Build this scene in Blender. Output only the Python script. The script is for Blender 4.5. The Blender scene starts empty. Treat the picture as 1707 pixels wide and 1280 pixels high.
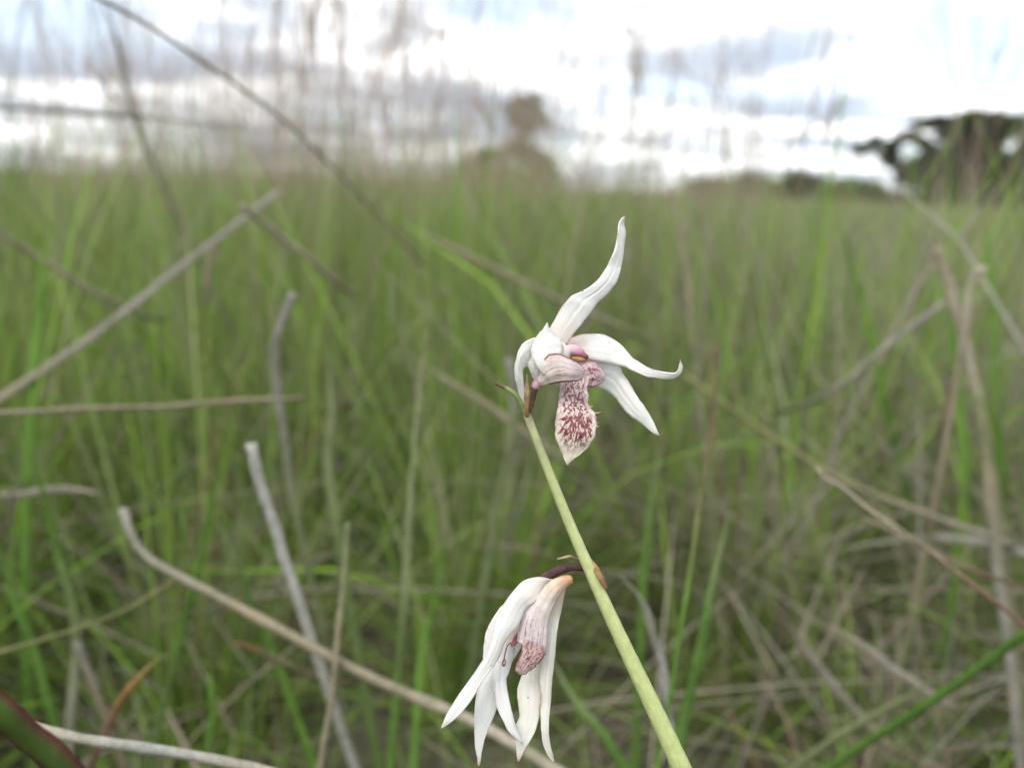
import bpy, bmesh, math, random
import numpy as np
from mathutils import Vector, Matrix, Euler

S = bpy.context.scene
COL = S.collection
rng = np.random.default_rng(11)
random.seed(5)

# ------------------------------------------------------------------ camera
CAM_H = 0.45
PITCH = math.radians(13.9)
ROLL = math.radians(2.0)
LENS = 28.0
FP = 1707 * LENS / 36.0                       # focal length in photo pixels
cam_d = bpy.data.cameras.new('camera')
cam = bpy.data.objects.new('camera', cam_d); COL.objects.link(cam)
cam_d.lens = LENS; cam_d.sensor_width = 36.0; cam_d.sensor_fit = 'HORIZONTAL'
cam_d.clip_start = 0.01; cam_d.clip_end = 6000
CROT = Matrix.Rotation(math.pi / 2 - PITCH, 3, 'X') @ Matrix.Rotation(ROLL, 3, 'Z')
cam.matrix_world = Matrix.Translation((0, 0, CAM_H)) @ CROT.to_4x4()
FOCUS = 0.150
cam_d.dof.use_dof = True
cam_d.dof.focus_distance = FOCUS
cam_d.dof.aperture_fstop = LENS / 2.8         # a 2.8 mm wide pupil
S.camera = cam
CR = np.array(CROT); CL = np.array((0, 0, CAM_H))

def W(px, py, d):
    """photo pixel + distance along the view axis (m) -> world point"""
    v = np.stack([(np.asarray(px, float) - 853.5) / FP, -(np.asarray(py, float) - 640.0) / FP, -np.ones_like(np.asarray(px, float))], -1)
    return CL + (v * np.asarray(d, float)[..., None]) @ CR.T

# ------------------------------------------------------------------ world: bright broken cloud
SUN_EL, SUN_AZ = math.radians(58), math.radians(215)     # azimuth clockwise from +Y: behind the camera, to its left
world = bpy.data.worlds.new('World'); S.world = world; world.use_nodes = True
nt = world.node_tree; nt.nodes.clear()
def N(t, typ, **kw):
    n = t.nodes.new(typ)
    for k, v in kw.items(): setattr(n, k, v)
    return n
def mth(t, op, a, b=None, clamp=False):
    n = t.nodes.new('ShaderNodeMath'); n.operation = op; n.use_clamp = clamp
    for i, x in enumerate((a, b)):
        if x is None: continue
        if isinstance(x, (int, float)): n.inputs[i].default_value = x
        else: t.links.new(x, n.inputs[i])
    return n.outputs[0]
def ramp(t, fac, stops, interp='LINEAR'):
    n = t.nodes.new('ShaderNodeValToRGB'); n.color_ramp.interpolation = interp
    e = n.color_ramp.elements
    while len(e) > 1: e.remove(e[-1])
    for i, (p, c) in enumerate(stops):
        el = e[0] if i == 0 else e.new(p)
        el.position = p
        el.color = (c, c, c, 1) if isinstance(c, (int, float)) else (*c, 1)
    t.links.new(fac, n.inputs[0]); return n.outputs[0]
def mixc(t, fac, a, b, mode='MIX'):
    n = t.nodes.new('ShaderNodeMix'); n.data_type = 'RGBA'; n.blend_type = mode; n.clamp_factor = True
    for sock, x in ((n.inputs[0], fac), (n.inputs[6], a), (n.inputs[7], b)):
        if isinstance(x, (int, float)): sock.default_value = x
        elif isinstance(x, tuple): sock.default_value = (*x, 1)
        else: t.links.new(x, sock)
    return n.outputs[2]
def noise(t, vec, scale, detail=3, rough=0.5, dist=0.0):
    n = t.nodes.new('ShaderNodeTexNoise')
    n.inputs['Scale'].default_value = scale; n.inputs['Detail'].default_value = detail
    n.inputs['Roughness'].default_value = rough; n.inputs['Distortion'].default_value = dist
    if vec is not None: t.links.new(vec, n.inputs['Vector'])
    return n.outputs['Fac']

sky = N(nt, 'ShaderNodeTexSky', sky_type='NISHITA'); sky.sun_disc = False
sky.sun_elevation = SUN_EL; sky.sun_rotation = SUN_AZ; sky.altitude = 1200; sky.dust_density = 1.2
tc = N(nt, 'ShaderNodeTexCoord')
sep = N(nt, 'ShaderNodeSeparateXYZ'); nt.links.new(tc.outputs['Generated'], sep.inputs[0])
zz = mth(nt, 'ADD', mth(nt, 'MAXIMUM', sep.outputs[2], 0.0), 0.09)
comb = N(nt, 'ShaderNodeCombineXYZ')
nt.links.new(mth(nt, 'DIVIDE', sep.outputs[0], zz), comb.inputs[0])
nt.links.new(mth(nt, 'DIVIDE', sep.outputs[1], zz), comb.inputs[1])
cv = comb.outputs[0]
def offs(v, o):
    n = N(nt, 'ShaderNodeVectorMath', operation='ADD'); nt.links.new(v, n.inputs[0]); n.inputs[1].default_value = o; return n.outputs[0]
cover = noise(nt, offs(cv, (5.5, 1.3, 0)), 0.75, 6, 0.56, 0.5)
shade = noise(nt, offs(cv, (14.2, 1.5, 4)), 0.95, 5, 0.55, 0.4)
cmask = ramp(nt, cover, [(0.36, 0.0), (0.50, 1.0)], 'EASE')
ccol = ramp(nt, shade, [(0.37, (3.5, 4.1, 5.0)), (0.46, (4.6, 5.1, 5.8)), (0.53, (8.4, 8.7, 9.0)), (0.66, (15.0, 15.0, 15.0))])
# the Nishita sky is dimmed into range by the Background strength of 0.1; clouds are given in the same units
skyc = mixc(nt, 0.35, sky.outputs[0], (9.0, 10.0, 11.0))
fin = mixc(nt, cmask, skyc, ccol)
bg = N(nt, 'ShaderNodeBackground'); bg.inputs[1].default_value = 0.1
nt.links.new(fin, bg.inputs[0])
wo = N(nt, 'ShaderNodeOutputWorld'); nt.links.new(bg.outputs[0], wo.inputs[0])

sun_d = bpy.data.lights.new('sun', 'SUN'); sun_d.energy = 1.5; sun_d.angle = math.radians(25); sun_d.color = (1.0, 0.96, 0.9)
sun = bpy.data.objects.new('sun', sun_d); COL.objects.link(sun)
sd = Vector((math.sin(SUN_AZ) * math.cos(SUN_EL), math.cos(SUN_AZ) * math.cos(SUN_EL), math.sin(SUN_EL)))
sun.rotation_euler = sd.to_track_quat('Z', 'Y').to_euler(); sun.location = sd * 50

vs = S.view_settings
S.display_settings.display_device = 'sRGB'
vs.view_transform = 'Standard'; vs.look = 'None'; vs.gamma = 1.0; vs.use_curve_mapping = False
vs.exposure = 1.08
S.render.engine = 'CYCLES'
S.cycles.use_denoising = True
S.cycles.max_bounces = 5; S.cycles.diffuse_bounces = 4; S.cycles.transmission_bounces = 3
S.cycles.sample_clamp_indirect = 4.0

# ------------------------------------------------------------------ helpers
def tag(o, label=None, cat=None, group=None, kind=None):
    if label: o['label'] = label
    if cat: o['category'] = cat
    if group: o['group'] = group
    if kind: o['kind'] = kind
    return o
def new_mesh(name, V, F, cols=None, uvs=None, smooth=True):
    """V (n,3); F (m,4) or list of faces; cols (n,3) per vertex; uvs (n,2) per vertex"""
    me = bpy.data.meshes.new(name)
    V = np.ascontiguousarray(V, np.float32)
    if isinstance(F, np.ndarray):
        k = F.shape[1]; m = len(F)
        me.vertices.add(len(V)); me.vertices.foreach_set('co', V.ravel())
        me.loops.add(m * k); me.loops.foreach_set('vertex_index', np.ascontiguousarray(F, np.int32).ravel())
        me.polygons.add(m); me.polygons.foreach_set('loop_start', np.arange(0, m * k, k, dtype=np.int32))
        me.update(calc_edges=True)
    else:
        me.from_pydata([tuple(map(float, v)) for v in V], [], [tuple(map(int, f)) for f in F]); me.update()
    if smooth: me.polygons.foreach_set('use_smooth', np.ones(len(me.polygons), bool))
    if cols is not None:
        a = me.attributes.new('col', 'FLOAT_COLOR', 'POINT')
        c = np.ones((len(V), 4), np.float32); c[:, :3] = cols
        a.data.foreach_set('color', c.ravel())
    if uvs is not None:
        li = np.empty(len(me.loops), np.int32); me.loops.foreach_get('vertex_index', li)
        u = me.uv_layers.new(name='UVMap'); u.data.foreach_set('uv', np.ascontiguousarray(uvs[li], np.float32).ravel())
    return me
def link(name, me, mat, parent=None):
    o = bpy.data.objects.new(name, me); COL.objects.link(o)
    if mat and not me.materials: me.materials.append(mat)
    if parent: o.parent = parent
    return o
def empty(name, loc=(0, 0, 0)):
    o = bpy.data.objects.new(name, None); COL.objects.link(o); o.location = loc; o.empty_display_size = 0.02
    return o
def spline(P, n, closed=False):
    """Catmull-Rom through P, resampled evenly to n points (any dimension)"""
    P = np.asarray(P, float)
    if len(P) == 2:
        t = np.linspace(0, 1, n)[:, None]; return P[0] * (1 - t) + P[1] * t
    Q = np.vstack([2 * P[0] - P[1], P, 2 * P[-1] - P[-2]])
    out = []
    for i in range(1, len(Q) - 2):
        t = np.linspace(0, 1, 12, endpoint=False)[:, None]
        p0, p1, p2, p3 = Q[i - 1], Q[i], Q[i + 1], Q[i + 2]
        out.append(0.5 * (2 * p1 + (p2 - p0) * t + (2 * p0 - 5 * p1 + 4 * p2 - p3) * t ** 2 + (3 * p1 - p0 - 3 * p2 + p3) * t ** 3))
    out.append(P[-1:]); C = np.vstack(out)
    s = np.r_[0, np.cumsum(np.linalg.norm(np.diff(C[:, :2] if C.shape[1] > 3 else C, axis=0), axis=1))]
    t = np.linspace(0, s[-1], n)
    return np.stack([np.interp(t, s, C[:, k]) for k in range(C.shape[1])], 1)
def lerp_keys(keys, t):
    k = np.asarray(keys, float)
    if k.ndim == 0: return np.full_like(t, float(k))
    return np.interp(t, np.linspace(0, 1, len(k)), k)
def frames(P):
    T = np.gradient(P, axis=0); T /= np.linalg.norm(T, axis=1)[:, None] + 1e-12
    n = np.cross(T[0], (0.3, 0.2, 0.9)); n /= np.linalg.norm(n)
    A = []
    for t in T:
        n = n - t * np.dot(n, t); n = n / (np.linalg.norm(n) + 1e-12); A.append(n.copy())
    A = np.array(A); return T, A, np.cross(T, A)
def tube_geo(P, R, sides=8, caps=True, bump=0.0, seed=0):
    P = np.asarray(P, float); n = len(P); R = np.broadcast_to(R, (n,))
    T, A, B = frames(P)
    a = np.linspace(0, 2 * math.pi, sides, endpoint=False)
    rr = R[:, None] * (1 + bump * np.random.default_rng(seed).normal(size=(n, sides)))
    V = P[:, None] + rr[..., None] * (np.cos(a)[None, :, None] * A[:, None] + np.sin(a)[None, :, None] * B[:, None])
    V = V.reshape(-1, 3); F = []
    for i in range(n - 1):
        for j in range(sides):
            k = (j + 1) % sides
            F.append((i * sides + j, i * sides + k, (i + 1) * sides + k, (i + 1) * sides + j))
    if caps:
        F.append(tuple(range(sides))[::-1]); F.append(tuple((n - 1) * sides + j for j in range(sides)))
    uv = np.stack([np.tile(np.arange(sides) / sides, n), np.repeat(np.linspace(0, 1, n), sides)], 1)
    return V, F, uv
def merge(geos):
    V, F, U, o = [], [], [], 0
    for g in geos:
        V.append(g[0]); U.append(g[2]); F += [tuple(x + o for x in f) for f in g[1]]; o += len(g[0])
    return np.vstack(V), F, np.vstack(U)

# ------------------------------------------------------------------ materials
def new_mat(name):
    m = bpy.data.materials.new(name); m.use_nodes = True; t = m.node_tree; t.nodes.clear()
    return m, t, N(t, 'ShaderNodeOutputMaterial')
def leafy(t, out, colsock, trans=0.35, rough=0.55, spec=0.3, normal=None, tcol=None):
    p = N(t, 'ShaderNodeBsdfPrincipled'); t.links.new(colsock, p.inputs['Base Color'])
    p.inputs['Roughness'].default_value = rough; p.inputs['Specular IOR Level'].default_value = spec
    tr = N(t, 'ShaderNodeBsdfTranslucent'); t.links.new(tcol or colsock, tr.inputs['Color'])
    if normal: t.links.new(normal, p.inputs['Normal']); t.links.new(normal, tr.inputs['Normal'])
    mx = N(t, 'ShaderNodeMixShader'); mx.inputs[0].default_value = trans
    t.links.new(p.outputs[0], mx.inputs[1]); t.links.new(tr.outputs[0], mx.inputs[2]); t.links.new(mx.outputs[0], out.inputs[0])
    return p
def bump(t, h, strength, dist=0.001):
    b = N(t, 'ShaderNodeBump'); b.inputs['Strength'].default_value = strength; b.inputs['Distance'].default_value = dist
    t.links.new(h, b.inputs['Height']); return b.outputs[0]
def uvsep(t):
    tcn = N(t, 'ShaderNodeTexCoord'); s = N(t, 'ShaderNodeSeparateXYZ'); t.links.new(tcn.outputs['UV'], s.inputs[0])
    return tcn, s.outputs[0], s.outputs[1]
def uvscaled(t, uv, sx, sy, o=0.0):
    mp = N(t, 'ShaderNodeMapping'); t.links.new(uv, mp.inputs[0]); mp.inputs['Scale'].default_value = (sx, sy, 1); mp.inputs['Location'].default_value = (o, o * 1.7, o)
    return mp.outputs[0]

def attr_leaf(name, trans=0.4, rough=0.5, streak=True, spec=0.12):
    m, t, out = new_mat(name)
    at = N(t, 'ShaderNodeAttribute', attribute_name='col')
    c = at.outputs['Color']
    if streak:
        g = N(t, 'ShaderNodeNewGeometry')
        f = noise(t, g.outputs['Position'], 420, 3, 0.6); f2 = noise(t, g.outputs['Position'], 46, 4, 0.6)
        c = mixc(t, 1.0, c, ramp(t, f, [(0.3, 0.78), (0.7, 1.2)]), 'MULTIPLY')
        c = mixc(t, 1.0, c, ramp(t, f2, [(0.32, (0.70, 0.74, 0.62)), (0.48, (0.98, 0.99, 0.95)), (0.68, (1.18, 1.14, 1.10))]), 'MULTIPLY')
    leafy(t, out, c, trans, rough, spec)
    return m
M_GRASS = attr_leaf('grass_blades', 0.33, 0.45, False)
M_STALK = attr_leaf('dry_and_green_blades', 0.42, 0.55)
M_FOLIAGE = attr_leaf('tree_foliage', 0.25, 0.5, False)

def soil_mat():
    m, t, out = new_mat('soil_and_litter')
    g = N(t, 'ShaderNodeNewGeometry')
    f = noise(t, g.outputs['Position'], 14, 8, 0.65); f2 = noise(t, g.outputs['Position'], 0.35, 5, 0.6)
    c = ramp(t, f, [(0.3, (0.02, 0.016, 0.011)), (0.55, (0.05, 0.04, 0.027)), (0.75, (0.11, 0.09, 0.06))])
    c2 = mixc(t, ramp(t, f2, [(0.35, 0.1), (0.65, 0.6)]), c, (0.085, 0.10, 0.035))
    p = N(t, 'ShaderNodeBsdfPrincipled'); t.links.new(c2, p.inputs['Base Color']); p.inputs['Roughness'].default_value = 0.95
    t.links.new(bump(t, f, 0.8, 0.01), p.inputs['Normal']); t.links.new(p.outputs[0], out.inputs[0])
    return m
def bark_mat():
    m, t, out = new_mat('grey_bark')
    g = N(t, 'ShaderNodeNewGeometry'); f = noise(t, g.outputs['Position'], 6, 6, 0.6)
    p = N(t, 'ShaderNodeBsdfPrincipled'); t.links.new(ramp(t, f, [(0.3, (0.035, 0.032, 0.028)), (0.7, (0.10, 0.09, 0.075))]), p.inputs['Base Color'])
    p.inputs['Roughness'].default_value = 0.9; t.links.new(p.outputs[0], out.inputs[0])
    return m

def petal_mat(name, base=(0.86, 0.70, 0.62), base_len=0.25, brown=0.5, seed=0.0, ivory=0.0):
    """white, faintly veined petal skin; pinkish cream claw, fawn wear on the margin and tip, tiny dark specks"""
    m, t, out = new_mat(name); tcn, u, v = uvsep(t); uv = tcn.outputs['UV']; ob = tcn.outputs['Object']
    veins = noise(t, uvscaled(t, uv, 34, 2.2, seed), 1.0, 3, 0.6)
    cells = noise(t, ob, 2600, 2, 0.6)
    c = ramp(t, veins, [(0.3, (0.855 - ivory * .03, 0.845 - ivory * .05, 0.815 - ivory * .12)), (0.6, (0.90, 0.89 - ivory * .02, 0.87 - ivory * .07))])
    fb = mth(t, 'MULTIPLY', ramp(t, v, [(0.0, 1.0), (base_len * 0.5, 0.75), (base_len, 0.0)], 'EASE'), 0.85)
    c = mixc(t, fb, c, base)
    edge = mth(t, 'ABSOLUTE', mth(t, 'SUBTRACT', mth(t, 'MULTIPLY', u, 2.0), 1.0))
    worn = noise(t, uvscaled(t, uv, 1.5, 7, seed + 3), 1.0, 4, 0.65)
    eb = mth(t, 'MULTIPLY', ramp(t, edge, [(0.74, 0.0), (0.98, 1.0)]), ramp(t, worn, [(0.46, 0.0), (0.62, 1.0)]))
    tipb = mth(t, 'MULTIPLY', ramp(t, v, [(0.93, 0.0), (1.0, 1.0)]), ramp(t, worn, [(0.3, 0.2), (0.6, 1.0)]))
    c = mixc(t, mth(t, 'MULTIPLY', mth(t, 'MAXIMUM', eb, tipb), brown), c, (0.50, 0.33, 0.19))
    vor = N(t, 'ShaderNodeTexVoronoi'); vor.inputs['Scale'].default_value = 420; t.links.new(ob, vor.inputs['Vector'])
    sp = mth(t, 'MULTIPLY', mth(t, 'LESS_THAN', vor.outputs['Distance'], 0.075), mth(t, 'GREATER_THAN', noise(t, ob, 190, 2), 0.56))
    c = mixc(t, mth(t, 'MULTIPLY', sp, 0.75), c, (0.10, 0.05, 0.045))
    h = mth(t, 'ADD', mth(t, 'MULTIPLY', veins, 1.0), mth(t, 'MULTIPLY', cells, 0.6))
    leafy(t, out, c, 0.44, 0.45, 0.3, bump(t, h, 0.6, 0.0004))
    return m
MAROON = (0.17, 0.022, 0.045)
def lip_mat(name, ground=(0.74, 0.60, 0.56), tipc=(0.78, 0.70, 0.57), mode='net', seed=0.0, net=(8.5, 13), rimw=0.0, lw=1.0):
    m, t, out = new_mat(name); tcn, u, v = uvsep(t); uv = tcn.outputs['UV']; ob = tcn.outputs['Object']
    base = mixc(t, ramp(t, v, [(0.35, 0.0), (0.8, 1.0)]), tuple(0.86 * x for x in ground), tuple(0.86 * x for x in tipc))
    if mode == 'stripes': base = mixc(t, ramp(t, v, [(0.03, 1.0), (0.16, 0.6), (0.38, 0.0)]), base, (0.52, 0.29, 0.14))
    mott = noise(t, ob, 420, 4, 0.6)
    base = mixc(t, 1.0, base, ramp(t, mott, [(0.3, 0.80), (0.7, 1.12)]), 'MULTIPLY')
    edge = mth(t, 'ABSOLUTE', mth(t, 'SUBTRACT', mth(t, 'MULTIPLY', u, 2.0), 1.0))
    if mode == 'net':
        vo = N(t, 'ShaderNodeTexVoronoi', feature='DISTANCE_TO_EDGE'); vo.inputs['Scale'].default_value = 1.0
        wv = N(t, 'ShaderNodeVectorMath', operation='ADD')
        nn = N(t, 'ShaderNodeTexNoise'); nn.inputs['Scale'].default_value = 5; t.links.new(uv, nn.inputs[0])
        sc = N(t, 'ShaderNodeVectorMath', operation='SCALE'); sc.inputs[3].default_value = 0.14; t.links.new(nn.outputs['Color'], sc.inputs[0])
        t.links.new(uv, wv.inputs[0]); t.links.new(sc.outputs[0], wv.inputs[1])
        t.links.new(uvscaled(t, wv.outputs[0], net[0], net[1], seed), vo.inputs['Vector'])
        line = ramp(t, vo.outputs['Distance'], [(0.035 * lw, 1.0), (0.10 * lw, 0.0)])
        brk = ramp(t, noise(t, uvscaled(t, uv, 11, 13, seed + 2), 1.0, 3), [(0.40, 0.0), (0.50, 1.0)])
        dots = mth(t, 'GREATER_THAN', noise(t, uvscaled(t, uv, 34, 46, seed), 1.0, 1), 0.66)
        zone = mth(t, 'MULTIPLY', ramp(t, v, [(0.0, 0.7), (0.12, 1.0), (0.68, 1.0), (0.86, 0.06)]), ramp(t, edge, [(0.55, 1.0), (0.9, 0.3)]))
        mk = mth(t, 'MULTIPLY', mth(t, 'MAXIMUM', mth(t, 'MULTIPLY', line, brk), mth(t, 'MULTIPLY', dots, 0.85)), zone)
        if rimw:
            mk = mth(t, 'MAXIMUM', mk, mth(t, 'MULTIPLY', mth(t, 'MAXIMUM', ramp(t, edge, [(1 - rimw, 0.0), (1 - rimw * .4, 0.9)]), ramp(t, v, [(1 - rimw * .5, 0.0), (1 - rimw * .2, 0.9)])), ramp(t, v, [(0.15, 0.0), (0.3, 1.0)])))
    elif mode == 'lobe':                      # parallel dotted streaks and a fine dark rim
        w = noise(t, uvscaled(t, uv, 13, 2.4, seed), 1.0, 4, 0.7, 0.6)
        st = ramp(t, w, [(0.53, 0.0), (0.60, 1.0)])
        br = ramp(t, noise(t, uvscaled(t, uv, 26, 22, seed), 1.0, 3), [(0.42, 0.15), (0.6, 1.0)])
        mk = mth(t, 'MULTIPLY', mth(t, 'MULTIPLY', st, br), mth(t, 'MULTIPLY', ramp(t, v, [(0.1, 0.0), (0.4, 0.75), (0.9, 0.75), (1.0, 0.3)]), ramp(t, edge, [(0.6, 1.0), (0.9, 0.3)])))
        rim = mth(t, 'MAXIMUM', ramp(t, edge, [(0.85, 0.0), (0.92, 0.95)]), ramp(t, v, [(0.955, 0.0), (0.975, 0.95)]))
        mk = mth(t, 'MAXIMUM', mk, mth(t, 'MULTIPLY', rim, ramp(t, v, [(0.12, 0.0), (0.25, 1.0)])))
    else:                                     # 'stripes': thin lengthwise dotted lines in the throat
        w = noise(t, uvscaled(t, uv, 7.5, 0.55, seed), 1.0, 2, 0.5, 0.25)
        fr = mth(t, 'FRACT', mth(t, 'MULTIPLY', w, 9.0))
        st = ramp(t, mth(t, 'ABSOLUTE', mth(t, 'SUBTRACT', fr, 0.5)), [(0.07, 1.0), (0.16, 0.0)])
        br = ramp(t, noise(t, uvscaled(t, uv, 16, 20, seed), 1.0, 4, 0.7), [(0.40, 0.0), (0.56, 1.0)])
        mk = mth(t, 'MULTIPLY', mth(t, 'MULTIPLY', st, br), ramp(t, v, [(0.45, 0.0), (0.8, 0.9)]))
    c = mixc(t, mth(t, 'MULTIPLY', mk, 0.9), base, MAROON)
    h = mth(t, 'ADD', mth(t, 'MULTIPLY', mk, 0.6), mth(t, 'MULTIPLY', noise(t, ob, 900, 3), 0.6))
    leafy(t, out, c, 0.22, 0.5, 0.3, bump(t, h, 0.4, 0.0004))
    return m
def grad_mat(name, stops, rough=0.5, speck=0.25, trans=0.12, fibre=(22, 3), bscale=0.4):
    """colour along the length (UV v) with fine fibres"""
    m, t, out = new_mat(name); tcn, u, v = uvsep(t); uv = tcn.outputs['UV']
    c = ramp(t, v, [(p_, tuple(0.86 * x_ for x_ in c_)) for p_, c_ in stops])
    f = noise(t, uvscaled(t, uv, fibre[0], fibre[1]), 1.0, 4, 0.65); f2 = noise(t, tcn.outputs['Object'], 700, 4, 0.65)
    c = mixc(t, 1.0, c, ramp(t, f, [(0.3, 1 - speck), (0.7, 1 + speck * 0.7)]), 'MULTIPLY')
    c = mixc(t, 1.0, c, ramp(t, f2, [(0.3, 1 - speck), (0.7, 1 + speck * 0.6)]), 'MULTIPLY')
    leafy(t, out, c, trans, rough, 0.35, bump(t, mth(t, 'ADD', f, f2), bscale, 0.0003))
    return m
M_SOIL, M_BARK = soil_mat(), bark_mat()

# ------------------------------------------------------------------ ground
V = [(-2500, -600, 0), (2500, -600, 0), (2500, 4500, 0), (-2500, 4500, 0)]
tag(link('ground', new_mesh('ground', np.array(V, float), [(0, 1, 2, 3)], smooth=False), M_SOIL), kind='structure')

# ------------------------------------------------------------------ trees and shrubs beyond the field
def crown_mesh(name, clumps, density, leaf, pal, seed):
    """clumps: (centre, radii) ellipsoids filled with small leaf faces, looser at their skins"""
    r = np.random.default_rng(seed); Vs, Cs = [], []
    for c, rad in clumps:
        rad = np.asarray(rad); n = int(5 * density * rad[0] * rad[2]) + 60
        sub = r.normal(size=(max(5, n // 45), 3)); sub /= np.linalg.norm(sub, axis=1)[:, None]; sub *= r.uniform(0.35, 1.0, (len(sub), 1))
        k = r.integers(0, len(sub), n)
        p = sub[k] + r.normal(scale=0.24, size=(n, 3))
        p = np.asarray(c) + p * rad
        a = r.normal(size=(n, 3)); a /= np.linalg.norm(a, axis=1)[:, None]
        b = np.cross(a, r.normal(size=(n, 3))); b /= np.linalg.norm(b, axis=1)[:, None]
        s = leaf * r.uniform(0.6, 1.4, (n, 1))
        q = np.stack([p - a * s, p + b * s * .45, p + a * s, p - b * s * .45], 1)
        col = np.asarray(pal)[r.integers(0, len(pal), n)] * r.uniform(0.7, 1.3, (n, 1))
        Vs.append(q.reshape(-1, 3)); Cs.append(np.repeat(col, 4, 0))
    V = np.vstack(Vs); F = np.arange(len(V)).reshape(-1, 4)
    V[:, 2] = np.maximum(V[:, 2], 0.03)
    return new_mesh(name, V, F, np.vstack(Cs), smooth=False)
def tree(name, label, clumps_px, depth, base_px, trunk_r, pal, seed, dens=60, leaf=0.16, cat='tree', group=None, thick=0.7, trunk_top=None, limbs=True):
    """clumps in photo pixels at one distance; the foot stands on the ground"""
    foot = W(base_px, 330, depth); foot[2] = 0
    root = empty(name, foot)
    s = depth / FP; cl = []; r = np.random.default_rng(seed)
    for (x, y, rx, ry) in clumps_px:
        c = W(x, y, depth) + np.array((0, r.uniform(-1, 1) * rx * s * thick, 0))
        cl.append((c - foot, (rx * s, rx * s * thick, ry * s)))
    geos = []
    top = (W(*trunk_top, depth) - foot) if trunk_top else np.mean([c for c, _ in cl], 0) * 0.55
    ctl = np.array([(0, 0, -0.1), top * 0.45 + np.array((0.05 * top[2], 0, 0)), top])
    geos.append(tube_geo(spline(ctl, 9), np.linspace(trunk_r, trunk_r * 0.5, 9), 8))
    if limbs:
        for c, rad in cl:
            st = top * r.uniform(0.75, 1.0)
            mid = (st + c) / 2 + r.normal(scale=0.1 * rad[0], size=3) + np.array((0, 0, 0.1 * rad[2]))
            geos.append(tube_geo(spline([st, mid, c], 7), np.linspace(trunk_r * 0.25, trunk_r * 0.05, 7), 6))
    V, F, U = merge(geos)
    link('trunk', new_mesh('trunk', V, F), M_BARK, root)
    link('crown', crown_mesh('crown', cl, dens, leaf, pal, seed), M_FOLIAGE, root)
    return tag(root, label, cat, group)
DARK = [(0.015, 0.034, 0.016), (0.024, 0.048, 0.022), (0.036, 0.058, 0.028), (0.016, 0.026, 0.018)]
MID = [(0.045, 0.095, 0.022), (0.065, 0.125, 0.03), (0.09, 0.14, 0.04)]
OLIVE = [(0.085, 0.12, 0.03), (0.11, 0.15, 0.045), (0.09, 0.09, 0.035), (0.13, 0.14, 0.05)]
tree('spreading_tree', 'large dark spreading tree with gaps in its crown beyond the field', [
    (1443, 248, 20, 10), (1462, 236, 12, 10), (1572, 226, 12, 9), (1640, 226, 28, 14), (1538, 238, 16, 11), (1490, 244, 14, 10), (1625, 196, 24, 10), (1600, 238, 16, 14), (1492, 262, 18, 15), (1512, 228, 20, 10), (1545, 207, 30, 10), (1580, 202, 26, 9), (1612, 212, 22, 14),
    (1655, 200, 34, 12), (1692, 214, 24, 16), (1715, 250, 18, 26), (1515, 290, 26, 22), (1555, 270, 30, 22), (1600, 262, 32, 26), (1640, 250, 26, 26), (1660, 285, 40, 26),
    (1575, 305, 44, 22), (1630, 322, 56, 22), (1560, 330, 50, 16), (1690, 332, 60, 18), (1705, 300, 44, 28), (1760, 265, 40, 40), (1745, 310, 44, 28), (1800, 300, 40, 36)],
    70, 1622, 0.35, DARK, 21, dens=330, leaf=0.19, trunk_top=(1615, 290))
tree('round_topped_tree', 'small round-topped tree on a bare trunk above a shrubby mound', [
    (878, 176, 30, 17), (856, 196, 20, 17), (900, 194, 20, 15), (876, 208, 26, 13), (866, 168, 18, 10), (912, 206, 9, 7), (843, 180, 9, 8), (888, 160, 10, 6), (871, 226, 9, 12), (868, 242, 11, 12)],
    62, 868, 0.20, MID, 22, dens=130, leaf=0.13, trunk_top=(874, 205))
tree('mounded_shrub', 'low olive shrub mounded around the foot of the small tree', [
    (862, 250, 36, 18), (884, 262, 34, 16), (826, 258, 26, 18), (800, 272, 22, 16), (776, 282, 26, 13), (905, 280, 26, 18), (845, 298, 84, 20), (752, 300, 30, 12), (910, 302, 34, 16)],
    60, 845, 0.1, OLIVE, 23, dens=190, leaf=0.13, cat='shrub')
for i, (x, y, rx, ry, d, pal, lab) in enumerate([
        (1335, 302, 34, 18, 88, DARK, 'dark rounded bush next to the big spreading tree, tallest of the hedge line'),
        (1255, 303, 32, 16, 92, MID, 'mid-sized olive green bush between two lower bushes of the hedge line'),
        (1298, 314, 34, 12, 95, MID, 'low bush filling the dip between two taller bushes of the hedge line'),
        (1190, 309, 46, 12, 99, OLIVE, 'lowest and palest bush at the open end of the hedge line'),
        (1415, 314, 52, 16, 84, MID, 'broad green bush at the foot of the spreading tree'),
        (1500, 330, 40, 12, 78, OLIVE, 'yellowish low bush in front of the spreading tree')]):
    tree('bush', lab, [(x, y, rx, ry), (x, y + ry * .8, rx * 1.2, ry * .8), (x - rx * .5, y + ry * .4, rx * .6, ry * .7), (x + rx * .5, y + ry * .3, rx * .6, ry * .8)],
         d, x, 0.07, pal, 40 + i, dens=330, leaf=0.13, cat='bush', group='bushes along the far edge of the field')

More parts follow.
